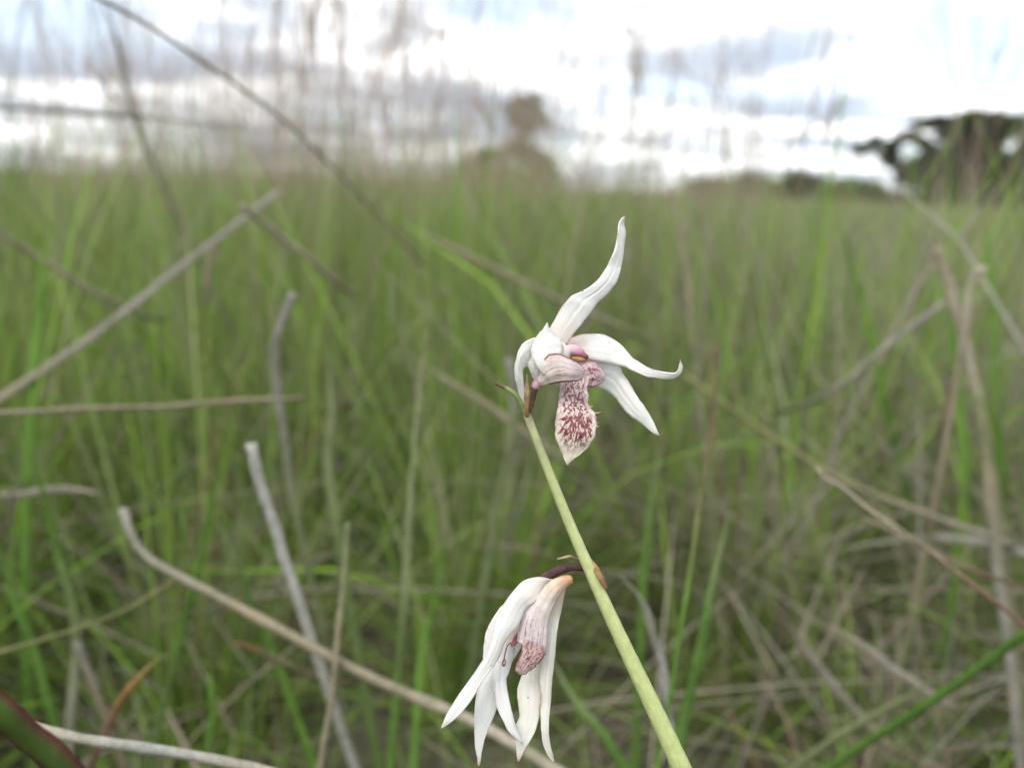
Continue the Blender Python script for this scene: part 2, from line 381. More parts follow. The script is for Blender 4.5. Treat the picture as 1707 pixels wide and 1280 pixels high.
# ------------------------------------------------------------------ the meadow grass (uncountable)
def ribbons(root, L, az, lean, curl, w, phi, c0, c1, nseg, flat=0.0):
    n = len(L); t = np.linspace(0, 1, nseg + 1)
    th = lean[:, None] + curl[:, None] * t[None] ** 1.6
    tm = (th[:, 1:] + th[:, :-1]) / 2
    d = np.stack([np.cos(az), np.sin(az), np.zeros(n)], 1)
    step = (L / nseg)[:, None, None] * (np.sin(tm)[..., None] * d[:, None] + np.cos(tm)[..., None] * np.array((0, 0, 1.0)))
    P = np.concatenate([root[:, None], root[:, None] + np.cumsum(step, 1)], 1)
    perp = np.stack([-np.sin(az), np.cos(az), np.zeros(n)], 1)
    nor = np.cos(th)[..., None] * d[:, None] - np.sin(th)[..., None] * np.array((0, 0, 1.0))
    wv = np.cos(phi)[:, None, None] * perp[:, None] + np.sin(phi)[:, None, None] * nor
    prof = (0.75 + 0.5 * t) * (1 - t ** 3) + 0.06
    half = 0.5 * w[:, None] * prof[None]
    P[..., 2] = np.maximum(P[..., 2], 0.004)
    V = np.stack([P - wv * half[..., None], P + wv * half[..., None]], 2)      # n, s+1, 2, 3
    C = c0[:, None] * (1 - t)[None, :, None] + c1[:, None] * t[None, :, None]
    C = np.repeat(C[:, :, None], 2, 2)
    return V, C
def ribbon_faces(n, nseg):
    b = (np.arange(n) * (nseg + 1) * 2)[:, None, None] + (np.arange(nseg) * 2)[None, :, None]
    return (b + np.array([0, 1, 3, 2])[None, None]).reshape(-1, 4)
GREENS = np.array([(0.215, 0.40, 0.036), (0.185, 0.34, 0.04), (0.26, 0.42, 0.066), (0.27, 0.365, 0.078), (0.15, 0.26, 0.04)])
STRAWS = np.array([(0.29, 0.25, 0.19), (0.24, 0.215, 0.175), (0.31, 0.285, 0.255), (0.19, 0.15, 0.11), (0.37, 0.33, 0.265)])
REDDISH = np.array([(0.20, 0.10, 0.055), (0.24, 0.14, 0.08)])
def patch(x, y, k, s=0.0):
    """slow 2-D variation, -1..1"""
    return (np.sin(x * k + 1.3 + s) * np.cos(y * k * 0.83 - 0.7 + s) + 0.6 * np.sin(x * k * 2.1 - y * k * 1.7 + 2.2 * s)) / 1.6
def near_camera(V, r):
    return (np.linalg.norm(V.reshape(len(V), -1, 3) - CL, axis=2) < r).any(1)
def grass_zone(n, r0, r1, h0, h1, w0, w1, nseg, straw_frac, keep_clear=0.0, half_angle=62, lay=0.25, hpow=1.0):
    a = np.radians(rng.uniform(-half_angle, half_angle, n))
    r = np.sqrt(rng.uniform(r0 ** 2, r1 ** 2, n))
    x, y = np.sin(a) * r, np.cos(a) * r
    # tussocks: pull roots toward jittered centres
    cell = 0.20 if r1 < 4.5 else 0.40
    if r1 < 15:
        cx, cy = np.round(x / cell) * cell, np.round(y / cell) * cell
        jx = np.sin(cx * 91.7 + cy * 37.1) * cell * .4; jy = np.cos(cx * 53.3 - cy * 71.9) * cell * .4
        k = rng.uniform(0.25, 0.92, n); x = x + (cx + jx - x) * k; y = y + (cy + jy - y) * k
    hvar = 1 + 0.22 * patch(x, y, 1.1) + 0.14 * patch(x, y, 3.7, 1.0) + np.abs(rng.normal(0, 0.10, n))
    dryness = np.clip(straw_frac + 0.16 * patch(x, y, 0.9, 2.0) + 0.14 * (x > 0.12 * r) - 0.12 * (x < 0.05) * (r < 5), 0.05, 0.85)
    u = rng.uniform(size=n); dry = u < dryness; red = (u > 0.965)
    L = rng.uniform(0, 1, n) ** hpow * (h1 - h0) + h0; L = L * hvar
    az = rng.uniform(0, 2 * math.pi, n)
    lean = np.abs(rng.normal(0, 0.36, n)); curl = np.abs(rng.normal(0.25, 0.45, n))
    lying = rng.uniform(size=n) < np.where(dry, lay * 1.6, lay * 0.5)
    lean = np.where(lying, rng.uniform(0.6, 1.45, n), lean); curl = np.where(lying, rng.uniform(-0.1, 0.5, n), curl)
    w = rng.uniform(w0, w1, n) * np.where(rng.uniform(size=n) < 0.12, 1.7, 1.0)
    z = np.where(lying & dry, rng.uniform(0, 0.16, n) * (r < 6), 0.0)
    c1 = GREENS[rng.integers(0, len(GREENS), n)]; cs = STRAWS[rng.integers(0, len(STRAWS), n)]
    c1 = np.where(dry[:, None], cs, c1); c1 = np.where(red[:, None], REDDISH[rng.integers(0, 2, n)], c1)
    tone = 1 + 0.22 * patch(x, y, 2.3, 4.0) + 0.12 * patch(x, y, 6.1, 1.7)              # greener and duller tussocks
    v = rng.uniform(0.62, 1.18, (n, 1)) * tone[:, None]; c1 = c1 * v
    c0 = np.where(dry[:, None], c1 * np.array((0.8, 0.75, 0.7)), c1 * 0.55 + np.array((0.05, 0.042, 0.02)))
    tipdry = (rng.uniform(size=n) < 0.25)[:, None]; c1 = np.where(tipdry, c1 * 0.4 + cs * 0.6, c1)
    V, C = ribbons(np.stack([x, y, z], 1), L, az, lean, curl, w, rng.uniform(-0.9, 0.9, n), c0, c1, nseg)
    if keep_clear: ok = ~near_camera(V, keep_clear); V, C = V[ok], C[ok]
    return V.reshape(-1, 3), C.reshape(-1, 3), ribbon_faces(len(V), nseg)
def stuff(name, zones, label, mat=M_GRASS, cat='grass'):
    V, C, F, o = [], [], [], 0
    for v, c, f in zones: V.append(v); C.append(c); F.append(f + o); o += len(v)
    ob = link(name, new_mesh(name, np.vstack(V), np.vstack(F), np.vstack(C)), mat)
    return tag(ob, label, cat, kind='stuff')
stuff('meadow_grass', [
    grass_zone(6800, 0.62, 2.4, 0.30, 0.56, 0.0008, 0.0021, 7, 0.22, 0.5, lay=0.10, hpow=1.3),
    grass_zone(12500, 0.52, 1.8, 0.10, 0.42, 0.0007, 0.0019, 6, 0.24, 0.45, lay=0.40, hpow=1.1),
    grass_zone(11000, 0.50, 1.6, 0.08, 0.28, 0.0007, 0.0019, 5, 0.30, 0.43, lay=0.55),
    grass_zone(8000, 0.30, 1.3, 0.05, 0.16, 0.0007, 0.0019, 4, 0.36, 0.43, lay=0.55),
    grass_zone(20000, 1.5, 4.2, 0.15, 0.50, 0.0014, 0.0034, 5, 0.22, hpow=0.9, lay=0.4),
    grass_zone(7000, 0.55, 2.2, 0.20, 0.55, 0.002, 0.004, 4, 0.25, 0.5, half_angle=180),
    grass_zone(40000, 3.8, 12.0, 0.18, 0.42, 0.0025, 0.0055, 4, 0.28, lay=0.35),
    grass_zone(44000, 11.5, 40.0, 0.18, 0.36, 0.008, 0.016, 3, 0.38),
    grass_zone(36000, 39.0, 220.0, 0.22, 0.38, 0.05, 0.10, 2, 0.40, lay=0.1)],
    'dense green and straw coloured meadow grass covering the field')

# far and mid flowering culms, too many and too thin to count
def culm_zone(n, r0, r1, h0, h1, w, half_angle=60):
    a = np.radians(np.where(rng.uniform(size=n) < 0.45, rng.normal(-15, 11, n), rng.uniform(-half_angle, half_angle, n))); r = np.sqrt(rng.uniform(r0 ** 2, r1 ** 2, n))
    a = np.where((a > 0.30) & (rng.uniform(size=n) < 0.6), a - 0.75, a)
    x, y = np.sin(a) * r, np.cos(a) * r
    L = rng.uniform(h0, h1, n); az = rng.uniform(0, 6.28, n)
    lean = np.abs(rng.normal(0, 0.10, n)); curl = np.abs(rng.normal(0.1, 0.15, n))
    c1 = np.array((0.36, 0.27, 0.22)) * rng.uniform(0.7, 1.3, (n, 1)); c0 = c1 * 0.6 + np.array((0.05, 0.09, 0.02))
    V, C = ribbons(np.stack([x, y, np.zeros(n)], 1), L, az, lean, curl, np.full(n, w), rng.uniform(-1.5, 1.5, n), c0, c1, 5)
    out = [(V.reshape(-1, 3), C.reshape(-1, 3), ribbon_faces(n, 5))]
    tips = V[:, 3:].mean(2)                                     # upper third carries short side branches
    for k in range(11):
        t = rng.uniform(0, 1, n)[:, None]; seg = rng.integers(0, 2, n)
        p = tips[np.arange(n), seg] * (1 - t) + tips[np.arange(n), seg + 1] * t
        V2, C2 = ribbons(p, rng.uniform(0.05, 0.14, n), rng.uniform(0, 6.28, n), rng.uniform(0.05, 0.38, n), rng.uniform(0, 0.5, n), np.full(n, w * 0.75), rng.uniform(-1.5, 1.5, n), c1, c1 * 1.1, 2)
        out.append((V2.reshape(-1, 3), C2.reshape(-1, 3), ribbon_faces(n, 2)))
    return out
stuff('seeding_grass', culm_zone(760, 0.8, 2.5, 0.6, 1.05, 0.0008) + culm_zone(3400, 2.4, 7, 0.5, 1.15, 0.0011) + culm_zone(5200, 6.5, 25, 0.5, 0.9, 0.0026) + culm_zone(5000, 24, 90, 0.4, 0.75, 0.010),
      'haze of thin brown seeding grass stems along the top of the meadow')

# ------------------------------------------------------------------ single stalks and blades that stand out of the meadow
VIEW = CR @ np.array((0, 0, -1.0))
CT = dict(tan=(0.37, 0.325, 0.23), grey=(0.37, 0.35, 0.31), pale=(0.52, 0.465, 0.375), white=(0.52, 0.51, 0.49), brown=(0.24, 0.165, 0.115), red=(0.23, 0.14, 0.11),
          green=(0.12, 0.225, 0.045), bright=(0.18, 0.33, 0.06), dull=(0.25, 0.29, 0.15), olive=(0.27, 0.27, 0.12), dark=(0.055, 0.09, 0.02), maroon=(0.10, 0.025, 0.03),
          orange=(0.38, 0.22, 0.09), dusk=(0.36, 0.33, 0.29))
def root_down(P, straight=0.25, away=0.7):
    """carry a stalk on from its last point: steep ones run down to the ground, leaning ones run on a little way into the grass that holds them"""
    p = P[-1]; t = P[-1] - P[-4]; t = t / np.linalg.norm(t); h = max(p[2], 0.02)
    s = np.linspace(0, 1, 14)[1:, None]
    if away == 0.0 or t[2] < -0.8:
        tz = max(-t[2], 0.45)
        e = p + np.array((t[0], t[1], 0)) * h / tz + np.array((0, 0.12 * h * (away > 0), 0)); e[2] = -0.01
        c = p + t * h * 0.5
    else:
        d = t + np.array((0, 1.1, -0.25)); d /= np.linalg.norm(d)
        e = p + d * 0.07; e[2] = max(e[2], 0.01); c = p + t * 0.04
    return np.vstack([P, (1 - s) ** 2 * p + 2 * s * (1 - s) * c + s ** 2 * e])
def blade_geo(P, w, cols, fold=0.25, phi=0.0, thick=0.00025, tip=0.35, blunt=False, tw=0.0, rim=None):
    n = len(P); T, _, _ = frames(P); s = np.linspace(0, 1, n)
    A = np.cross(T, VIEW); A /= np.linalg.norm(A, axis=1)[:, None] + 1e-9; B = np.cross(A, T)
    ph = phi + tw * s
    Wv = np.cos(ph)[:, None] * A + np.sin(ph)[:, None] * B; Nv = np.cross(T, Wv)
    prof = np.ones(n) if blunt else np.clip(np.minimum(1, (s / tip + 0.03)) ** 0.7, 0.05, 1)
    hw = 0.5 * w * prof * (1 + (w < 0.0045) * (0.06 * np.sin(s * 23 + w * 9000) + 0.05 * np.sin(s * 61 + w * 5000)))
    xs = np.array((-1, -0.5, 0, 0.5, 1.0)); rows = []
    for sgn in (1, -1):
        for x in (xs if sgn == 1 else xs[::-1]):
            th = thick * (1.0 if abs(x) < 1 else 0.4)
            rows.append(P + Wv * (hw * x)[:, None] + Nv * (fold * hw * (1 - abs(x)))[:, None] + Nv * sgn * th)
    K = len(rows); V = np.stack(rows, 1).reshape(-1, 3); F = []
    for i in range(n - 1):
        for j in range(K):
            k = (j + 1) % K; F.append((i * K + j, i * K + k, (i + 1) * K + k, (i + 1) * K + j))
    F.append(tuple(range(K))[::-1]); F.append(tuple((n - 1) * K + j for j in range(K)))
    cc = 0.82 * np.array([CT[c] if isinstance(c, str) else c for c in cols], float)
    C = np.stack([np.interp(s, np.linspace(0, 1, len(cc)), cc[:, k]) for k in range(3)], 1)
    C = np.repeat(C[:, None], K, 1)
    if rim:
        for j in (0, 4, 5, 9): C[:, j] = CT[rim]
    return V, F, C.reshape(-1, 3)
def stalk(name, label, cat, pts, wpx, d, cols, kind='blade', root=True, group=None, fold=0.25, phi=0.0, blunt=False, tip=0.35, tw=0.0, away=0.7, straight=0.25, rim=None):
    """pts: photo pixels from the free tip to the rooted end; d: distance (m) at tip and at the last point"""
    d0, d1 = (d, d) if isinstance(d, (int, float)) else d
    C = spline(pts, 26); dd = np.linspace(d0, d1, 26); P = W(C[:, 0], C[:, 1], dd)
    w = wpx * (d0 + d1) / 2 / FP * (0.86 if d1 > 0.3 else 1.0)
    jr = np.random.default_rng(int(pts[0][0] * 7 + pts[0][1]) % 9973)
    P = P + spline(np.vstack([np.zeros(3), jr.normal(scale=0.0004, size=(5, 3)), np.zeros(3)]), 26)[:26] if len(P) == 26 else P
    x, y = pts[-1]
    if not (0 < x < 1707 and 0 < y < 1280): straight, away = 1.0, 0.0      # the rooted end leaves the picture
    if root: P = root_down(P, straight, away)
    if kind == 'blade':
        V, F, cc = blade_geo(P, w, cols, fold, phi, tip=tip, blunt=blunt, tw=tw, rim=rim)
    else:
        n = len(P); r = 0.5 * w * np.linspace(0.75, 1.0, n); r[::9] *= 1.22
        V, F, _ = tube_geo(P, r, 7)
        k = 0.82 * np.array([CT[c] if isinstance(c, str) else c for c in cols], float); s = np.repeat(np.linspace(0, 1, n), 7)
        cc = np.stack([np.interp(s, np.linspace(0, 1, len(k)), k[:, i]) for i in range(3)], 1)
    o0 = P[-1].copy(); V = V - o0
    ob = link(name, new_mesh(name, V, F, cc), M_STALK); ob.location = o0
    return tag(ob, label, cat, group)
DB, GB, DS = 'dry_grass', 'green_grass', 'dry_grass_stalk'
stalk(DB, 'pale grey dead blade snapped off square at its top, beside the low jointed stalk', 'grass blade', [(418, 738), (445, 840), (480, 960), (512, 1045)], 20, (0.31, 0.33), ['white', 'white', 'grey'], blunt=True)
stalk(DB, 'grey dead blade with bent upper end standing over the horizontal straw', 'grass blade', [(489, 488), (466, 548), (460, 600), (466, 670), (478, 760), (495, 860)], 17, (0.40, 0.44), ['grey', 'grey', 'dull', 'tan'], blunt=True)
stalk(DS, 'thin straw lying level across the green grass', 'grass stalk', [(508, 664), (400, 670), (200, 681), (-40, 690)], 12, (0.38, 0.34), ['tan', 'tan', 'grey'], 'tube')
stalk(DB, 'long dead stalk sloping up across the grass to meet another at a corner', 'grass blade', [(466, 318), (420, 355), (350, 410), (250, 487), (120, 582), (-40, 690)], 14, (0.60, 0.50), ['dusk', 'dusk', 'tan', 'dusk'], blunt=True)
stalk(DB, 'light tan dead blade running down from the corner of the sloping stalk', 'grass blade', [(405, 343), (465, 392), (522, 437)], 14, (0.48, 0.55), ['pale', 'pale', 'tan'], 'tube')
stalk(DS, 'long dark stalk slanting across the sky and down into the grass', 'grass stalk', [(140, -15), (230, 35), (300, 78), (400, 148), (480, 210), (570, 295), (660, 392)], 9, (0.38, 0.66), ['tan', 'tan', 'tan', 'dull'], 'tube')
stalk(DB, 'broad grey blade leaning against the sky below the slanting stalk', 'grass blade', [(168, 0), (192, 60), (212, 150), (236, 230), (268, 300)], 11, (0.72, 0.80), ['grey', 'grey', 'tan'], tip=0.2)
stalk(DB, 'dark bent-over blade lying nearly level against the pale sky', 'grass blade', [(450, 222), (330, 206), (240, 194), (120, 187), (-60, 174)], 9, (0.75, 0.65), ['grey', 'grey', 'dusk', 'dusk'], phi=0.9)
stalk(DS, 'thick jointed straw bowing low from its broken bend to under the orchid', 'grass stalk', [(205, 848), (222, 895), (250, 930), (310, 966), (400, 1014), (500, 1066), (600, 1120), (700, 1166), (800, 1210), (930, 1285)], 20, (0.33, 0.27), ['grey', 'tan', 'tan', 'pale', 'tan', 'olive'], 'tube')
stalk(DB, 'whitish straw stem lying low beside the dark red-edged leaf', 'grass blade', [(52, 1212), (150, 1232), (280, 1254), (450, 1286)], 19, (0.20, 0.21), ['pale', 'white', 'pale', 'tan'], blunt=True, fold=0.5)
stalk('broad_grass_leaf', 'broad dark green leaf with maroon edges poking in close by', 'leaf', [(-75, 1085), (-30, 1150), (25, 1205), (85, 1262), (150, 1330)], 54, (0.115, 0.12), ['green', 'dark', 'dark', 'dark'], fold=0.5, tip=0.3, rim='maroon')
stalk(DB, 'short orange tipped blade turning red at its foot', 'grass blade', [(270, 1094), (238, 1120), (207, 1160), (180, 1212)], 13, (0.28, 0.30), ['olive', 'orange', 'red', 'red'], tip=0.2)
stalk(DB, 'small orange-brown dead blade under the bowed jointed straw', 'grass blade', [(394, 1072), (440, 1090), (500, 1116)], 12, (0.33, 0.35), ['orange', 'tan', 'brown'], blunt=True)
stalk(GB, 'long green blade fading to grey lower down, left of the bowed straw', 'grass blade', [(52, 740), (72, 830), (92, 905), (115, 985), (124, 1060), (120, 1170)], 20, (0.40, 0.42), ['green', 'green', 'dull', 'grey', 'tan'])
stalk(DB, 'dull grey dead blade leaning behind the red-footed blade', 'grass blade', [(128, 1070), (150, 1130), (178, 1200)], 18, (0.36, 0.38), ['grey', 'tan', 'brown'], blunt=True)
stalk(GB, 'green blade crossing over the bowed straw near its bend', 'grass blade', [(362, 790), (348, 850), (328, 960), (302, 1060), (284, 1130)], 15, (0.38, 0.40), ['green', 'green', 'dull'])
stalk(GB, 'green blade leaning the other way across the bowed straw', 'grass blade', [(355, 850), (392, 935), (428, 1035), (468, 1120), (500, 1210)], 16, (0.36, 0.38), ['dull', 'green', 'bright', 'green'])
stalk(DS, 'thin upright greyish stalk crossing in front of the bowed straw', 'grass stalk', [(580, 870), (572, 960), (566, 1050), (548, 1180), (533, 1290)], 12, (0.30, 0.29), ['dull', 'tan', 'tan', 'dull'], 'tube')
stalk(GB, 'tall narrow blade, straw above and fresh green below, left of the orchid', 'grass blade', [(712, 545), (701, 640), (690, 760), (683, 850), (675, 1000), (664, 1110), (652, 1260)], 15, (0.36, 0.35), ['tan', 'dull', 'dull', 'green', 'green', 'green'])
stalk(GB, 'short upright bright blade among dark turf below the bowed straw', 'grass blade', [(350, 1118), (352, 1180), (348, 1270)], 15, (0.34, 0.34), ['bright', 'green', 'olive'], tip=0.15)
stalk(GB, 'pale upright blade just behind the spent tip of the orchid', 'grass blade', [(848, 598), (856, 680), (846, 765), (828, 850)], 16, (0.46, 0.48), ['grey', 'dull', 'dull', 'green'], blunt=True)
stalk(DB, 'tan-green dead blade slanting down behind the spent tip of the orchid', 'grass blade', [(662, 578), (755, 640), (842, 697), (900, 740)], 14, (0.48, 0.50), ['dull', 'tan', 'dull'])
stalk(DS, 'tan straw slanting down behind the tall upper sepal', 'grass stalk', [(705, 390), (770, 420), (850, 460), (910, 490), (1000, 530)], 12, (0.56, 0.58), ['tan', 'tan', 'dull'], 'tube')
stalk(DS, 'wiry reddish stalk with a pale hooked tip sloping down through the grass', 'grass stalk', [(1361, 778), (1372, 795), (1400, 808), (1450, 850), (1530, 905), (1620, 975), (1720, 1052)], 8.5, (0.30, 0.27), ['pale', 'tan', 'brown', 'red', 'red'], 'tube')
stalk(DS, 'finer reddish stalk crossing under the one with the hooked tip', 'grass stalk', [(1436, 862), (1530, 908), (1620, 946), (1720, 984)], 7.5, (0.36, 0.31), ['tan', 'brown', 'red'], 'tube')
stalk(DB, 'wide tan dead leaf forming the long arm of a fork', 'grass blade', [(1562, 412), (1582, 485), (1604, 555), (1622, 630), (1640, 720)], 22, (0.44, 0.46), ['tan', 'pale', 'tan', 'dull'], blunt=True, fold=0.4)
stalk(DB, 'short tan dead leaf with curled end forming the other arm of the fork', 'grass blade', [(1645, 450), (1626, 456), (1614, 495), (1604, 560), (1600, 600)], 15, (0.44, 0.45), ['pale', 'pale', 'tan', 'tan'], blunt=True)
stalk(DB, 'tan dead leaf hanging back below the fork', 'grass blade', [(1596, 610), (1576, 685), (1556, 760)], 15, (0.46, 0.49), ['tan', 'tan', 'tan', 'dull'], root=False)
stalk(DB, 'stout grey dead blade standing below the forked leaves', 'grass blade', [(1632, 650), (1645, 760), (1655, 880), (1668, 980)], 22, (0.42, 0.43), ['dull', 'tan', 'grey', 'grey'], blunt=True)
stalk(GB, 'bright green blade rising behind the curled end of the forked leaf', 'grass blade', [(1640, 380), (1650, 450), (1656, 560), (1662, 680)], 20, (0.66, 0.66), ['bright', 'bright', 'green'], tip=0.2)
stalk(GB, 'bright green blade passing down behind the fork of dead leaves', 'grass blade', [(1580, 490), (1592, 600), (1604, 720), (1608, 800), (1602, 880)], 19, (0.58, 0.58), ['green', 'bright', 'bright', 'green'], tip=0.15)
stalk(GB, 'light green blade tapering upwards, short of the forked leaves', 'grass blade', [(1400, 370), (1420, 440), (1448, 540), (1468, 640), (1490, 730)], 18, (0.74, 0.74), ['green', 'bright', 'green', 'dull'])
stalk(GB, 'wide bright green blade slanting up beside the reddish stalks', 'grass blade', [(1760, 1020), (1700, 1062), (1640, 1108), (1560, 1162), (1480, 1212), (1370, 1290)], 26, (0.34, 0.36), ['green', 'green', 'green', 'dull'], tip=0.1, fold=0.3, phi=0.3)
stalk(GB, 'narrower green blade running under the wide slanting one', 'grass blade', [(1560, 1130), (1480, 1180), (1400, 1226), (1310, 1290)], 17, (0.36, 0.38), ['dull', 'dull', 'green'])
stalk(GB, 'slender yellow-green culm with a brown tip, closest to the drooping sepal', 'grass stalk', [(1194, 568), (1190, 660), (1181, 760), (1168, 860), (1152, 950), (1133, 1050), (1118, 1150)], 8, (0.29, 0.28), ['brown', 'brown', 'olive', 'bright', 'bright', 'olive', 'orange'], 'tube')
stalk(DB, 'grey arching dead blade next to the orchid stem', 'grass blade', [(1030, 955), (1065, 990), (1088, 1050), (1104, 1110), (1110, 1150)], 14, (0.27, 0.28), ['dull', 'grey', 'white', 'grey'], tip=0.3)
stalk(DS, 'long tan straw sloping down behind the reddish hooked stalk', 'grass stalk', [(1140, 625), (1250, 702), (1310, 742), (1390, 790), (1480, 832), (1610, 880)], 14, (0.50, 0.46), ['olive', 'olive', 'tan', 'grey', 'tan'], 'tube')
stalk(DB, 'flat grey dead leaf lying level behind the two reddish stalks', 'grass blade', [(1385, 918), (1450, 905), (1550, 897), (1640, 905), (1730, 930)], 15, (0.50, 0.48), ['dull', 'grey', 'grey', 'dull'], phi=0.4)
stalk(DB, 'dusky dead stalk leaning up towards the fork of dead leaves', 'grass blade', [(1600, 484), (1560, 512), (1500, 560), (1440, 610)], 11, (0.52, 0.50), ['dusk', 'grey', 'dusk', 'dull'], blunt=True)
stalk(GB, 'pale green blade curving up beside the slender brown-tipped culm', 'grass blade', [(1215, 850), (1200, 920), (1182, 1010), (1158, 1130), (1128, 1260)], 18, (0.32, 0.30), ['dull', 'green', 'green', 'green'])
stalk(DB, 'grey dead blade sloping through the brown thatch', 'grass blade', [(1285, 1005), (1345, 1085), (1420, 1175), (1460, 1220)], 18, (0.40, 0.42), ['brown', 'grey', 'tan', 'dull'])
stalk(DB, 'tan dead blade in the thatch, just above the narrower green blade', 'grass blade', [(1375, 1035), (1450, 1085), (1530, 1142)], 16, (0.40, 0.40), ['tan', 'grey', 'tan'])
stalk(DB, 'short pale dead leaf lying flat left of the snapped grey blade', 'grass blade', [(165, 822), (100, 815), (38, 824)], 16, (0.42, 0.44), ['pale', 'grey', 'tan'], phi=0.3)
stalk(DB, 'tan dead blade coming down from the dark gap in the grass', 'grass blade', [(-15, 378), (60, 428), (150, 482)], 13, (0.54, 0.58), ['tan', 'tan', 'dull'], 'tube')
stalk(GB, 'thin olive stalk rising gently towards the bowed straw', 'grass stalk', [(290, 968), (205, 1020), (100, 1058), (-20, 1092)], 9, (0.34, 0.32), ['olive', 'olive', 'dull'], 'tube')
stalk(GB, 'green blade with its foot behind the whitish straw stem', 'grass blade', [(-12, 890), (28, 1010), (60, 1100), (92, 1210)], 20, (0.36, 0.37), ['green', 'green', 'green'])
stalk(DB, 'pale dead blade hanging below the long sloping stalk', 'grass blade', [(358, 405), (350, 440), (342, 510)], 17, (0.56, 0.58), ['tan', 'tan', 'dull'], blunt=True, root=False)
stalk(DS, 'pale thin upright culm standing behind the tip of the tall sepal', 'grass stalk', [(1118, 310), (1136, 400), (1148, 500), (1160, 610)], 11, (0.62, 0.62), ['tan', 'tan', 'dull'], 'tube')
stalk(GB, 'fresh green blade behind the wiry straw and left of the snapped blade', 'grass blade', [(70, 420), (68, 500), (56, 600), (48, 720)], 22, (0.52, 0.52), ['bright', 'bright', 'green'], tip=0.3)
stalk(GB, 'green blade passing behind the foot of the pale snapped blade', 'grass blade', [(545, 590), (552, 680), (548, 780), (560, 870)], 18, (0.50, 0.50), ['dull', 'dull', 'green'])
stalk(GB, 'green blade running down behind the lower flower', 'grass blade', [(740, 900), (725, 1000), (700, 1120), (690, 1260)], 15, (0.44, 0.42), ['green', 'bright', 'green'])
stalk(GB, 'blue-green blade leaning behind the petals of the lower flower', 'grass blade', [(920, 1100), (960, 1170), (1010, 1235), (1050, 1290)], 20, (0.36, 0.34), ['dull', 'green', 'green'])
stalk(GB, 'upright green blade behind the stem where the two reddish stalks point', 'grass blade', [(1100, 740), (1090, 820), (1078, 900), (1072, 980)], 16, (0.46, 0.46), ['dull', 'green', 'green'])

# ------------------------------------------------------------------ tall seeding stalks standing against the sky
def panicle_geo(P, n, spread, seed, w):
    """short rising branches with spikelets along the upper part of a culm"""
    r = np.random.default_rng(seed); geos = []
    for i in range(n):
        k = int(r.uniform(0.0, 0.42) * (len(P) - 1)); p = P[k]
        up = P[max(0, k - 1)] - P[min(len(P) - 1, k + 1)]; up /= np.linalg.norm(up) + 1e-9
        side = r.normal(size=3); side -= up * side.dot(up); side /= np.linalg.norm(side)
        ln = spread * r.uniform(0.5, 1.2)
        e = p + (up * r.uniform(0.8, 1.5) + side * r.uniform(0.1, 0.45)) * ln
        m = (p + e) / 2 + up * ln * 0.12
        g = spline([p, m, e], 6)
        geos.append(tube_geo(g, np.linspace(w * 0.45, w * 0.3, 6), 3))
        for q in (3, 4, 5):
            d = (up + side * r.uniform(-.5, .8)); d /= np.linalg.norm(d)
            s = r.uniform(0.003, 0.006)
            geos.append(tube_geo(np.array([g[q], g[q] + d * s * .5, g[q] + d * s]), np.array((0.0002, 0.0006, 0.00015)), 4))
    return merge(geos)
def col_const(V, c, seed=0):
    return np.asarray(c) * np.random.default_rng(seed).uniform(0.85, 1.15, (len(V), 1))
def make_culm(P, w, seed, branches, spread, cst=(0.40, 0.30, 0.23), chd=(0.44, 0.33, 0.26)):
    w = w * 0.72
    V, F, _ = tube_geo(P, np.linspace(w * 0.35, w * 0.55, len(P)), 5)
    s = np.repeat(np.linspace(0, 1, len(P)), 5)[:, None]
    cc = np.asarray(cst) * (1 - s) + np.array((0.15, 0.16, 0.06)) * s
    a = new_mesh('stem', V, F, cc)
    V2, F2, _ = panicle_geo(P, branches, spread, seed, w)
    return a, new_mesh('seed_head', V2, F2, col_const(V2, chd, seed))
TALL = 'seeding_grass_stalk'
def sky_culm(label, pts, d, w, branches, spread, seed):
    C = spline(pts, 24); P = root_down(W(C[:, 0], C[:, 1], np.full(24, d)), 0.2, 0.1)
    o0 = P[-1].copy(); a, b = make_culm(P - o0, w, seed, branches, spread)
    e = empty(TALL, o0); link('stem', a, M_STALK, e); tag(link('seed_head', b, M_STALK, e), kind='stuff')
    tag(e, label, 'grass stalk')
sky_culm('tall brown seeding stalk with the densest feathery head, crossing the long slanting stalk', [(545, -60), (522, 40), (512, 130), (500, 210), (485, 310)], 0.85, 0.0018, 24, 0.05, 1)
sky_culm('tall seeding stalk leaning over beside the densest feathery head', [(672, -30), (655, 60), (628, 140), (606, 220), (590, 300)], 0.95, 0.0016, 18, 0.05, 2)
sky_culm('upright reddish seeding stalk beneath the middle of the long slanting stalk', [(368, -30), (376, 60), (382, 140), (392, 230), (402, 340)], 0.80, 0.0018, 16, 0.04, 3)
sky_culm('thin seeding stalk with a tassel, rising in line with the tall upper sepal', [(1015, -40), (1036, 30), (1056, 90), (1072, 190), (1080, 310)], 0.95, 0.0018, 18, 0.05, 4)
sky_culm('slim seeding stalk with a short dark tassel, left of the hedge bushes', [(1214, 10), (1208, 90), (1192, 190), (1178, 310)], 1.0, 0.002, 12, 0.035, 5)
sky_culm('seeding stalk with blunt grey tassel in front of the tallest hedge bush', [(1394, 140), (1385, 190), (1374, 250), (1368, 330)], 0.9, 0.0026, 12, 0.03, 6)
sky_culm('seeding stalk bent towards the small round-topped tree', [(800, 20), (782, 90), (800, 170), (822, 250), (830, 330)], 1.1, 0.002, 24, 0.06, 7)
sky_culm('arching seeding stalk with drooping brown plume left of the round-topped tree', [(715, 70), (730, 55), (742, 90), (735, 170), (700, 250), (680, 320)], 1.0, 0.002, 26, 0.05, 8)
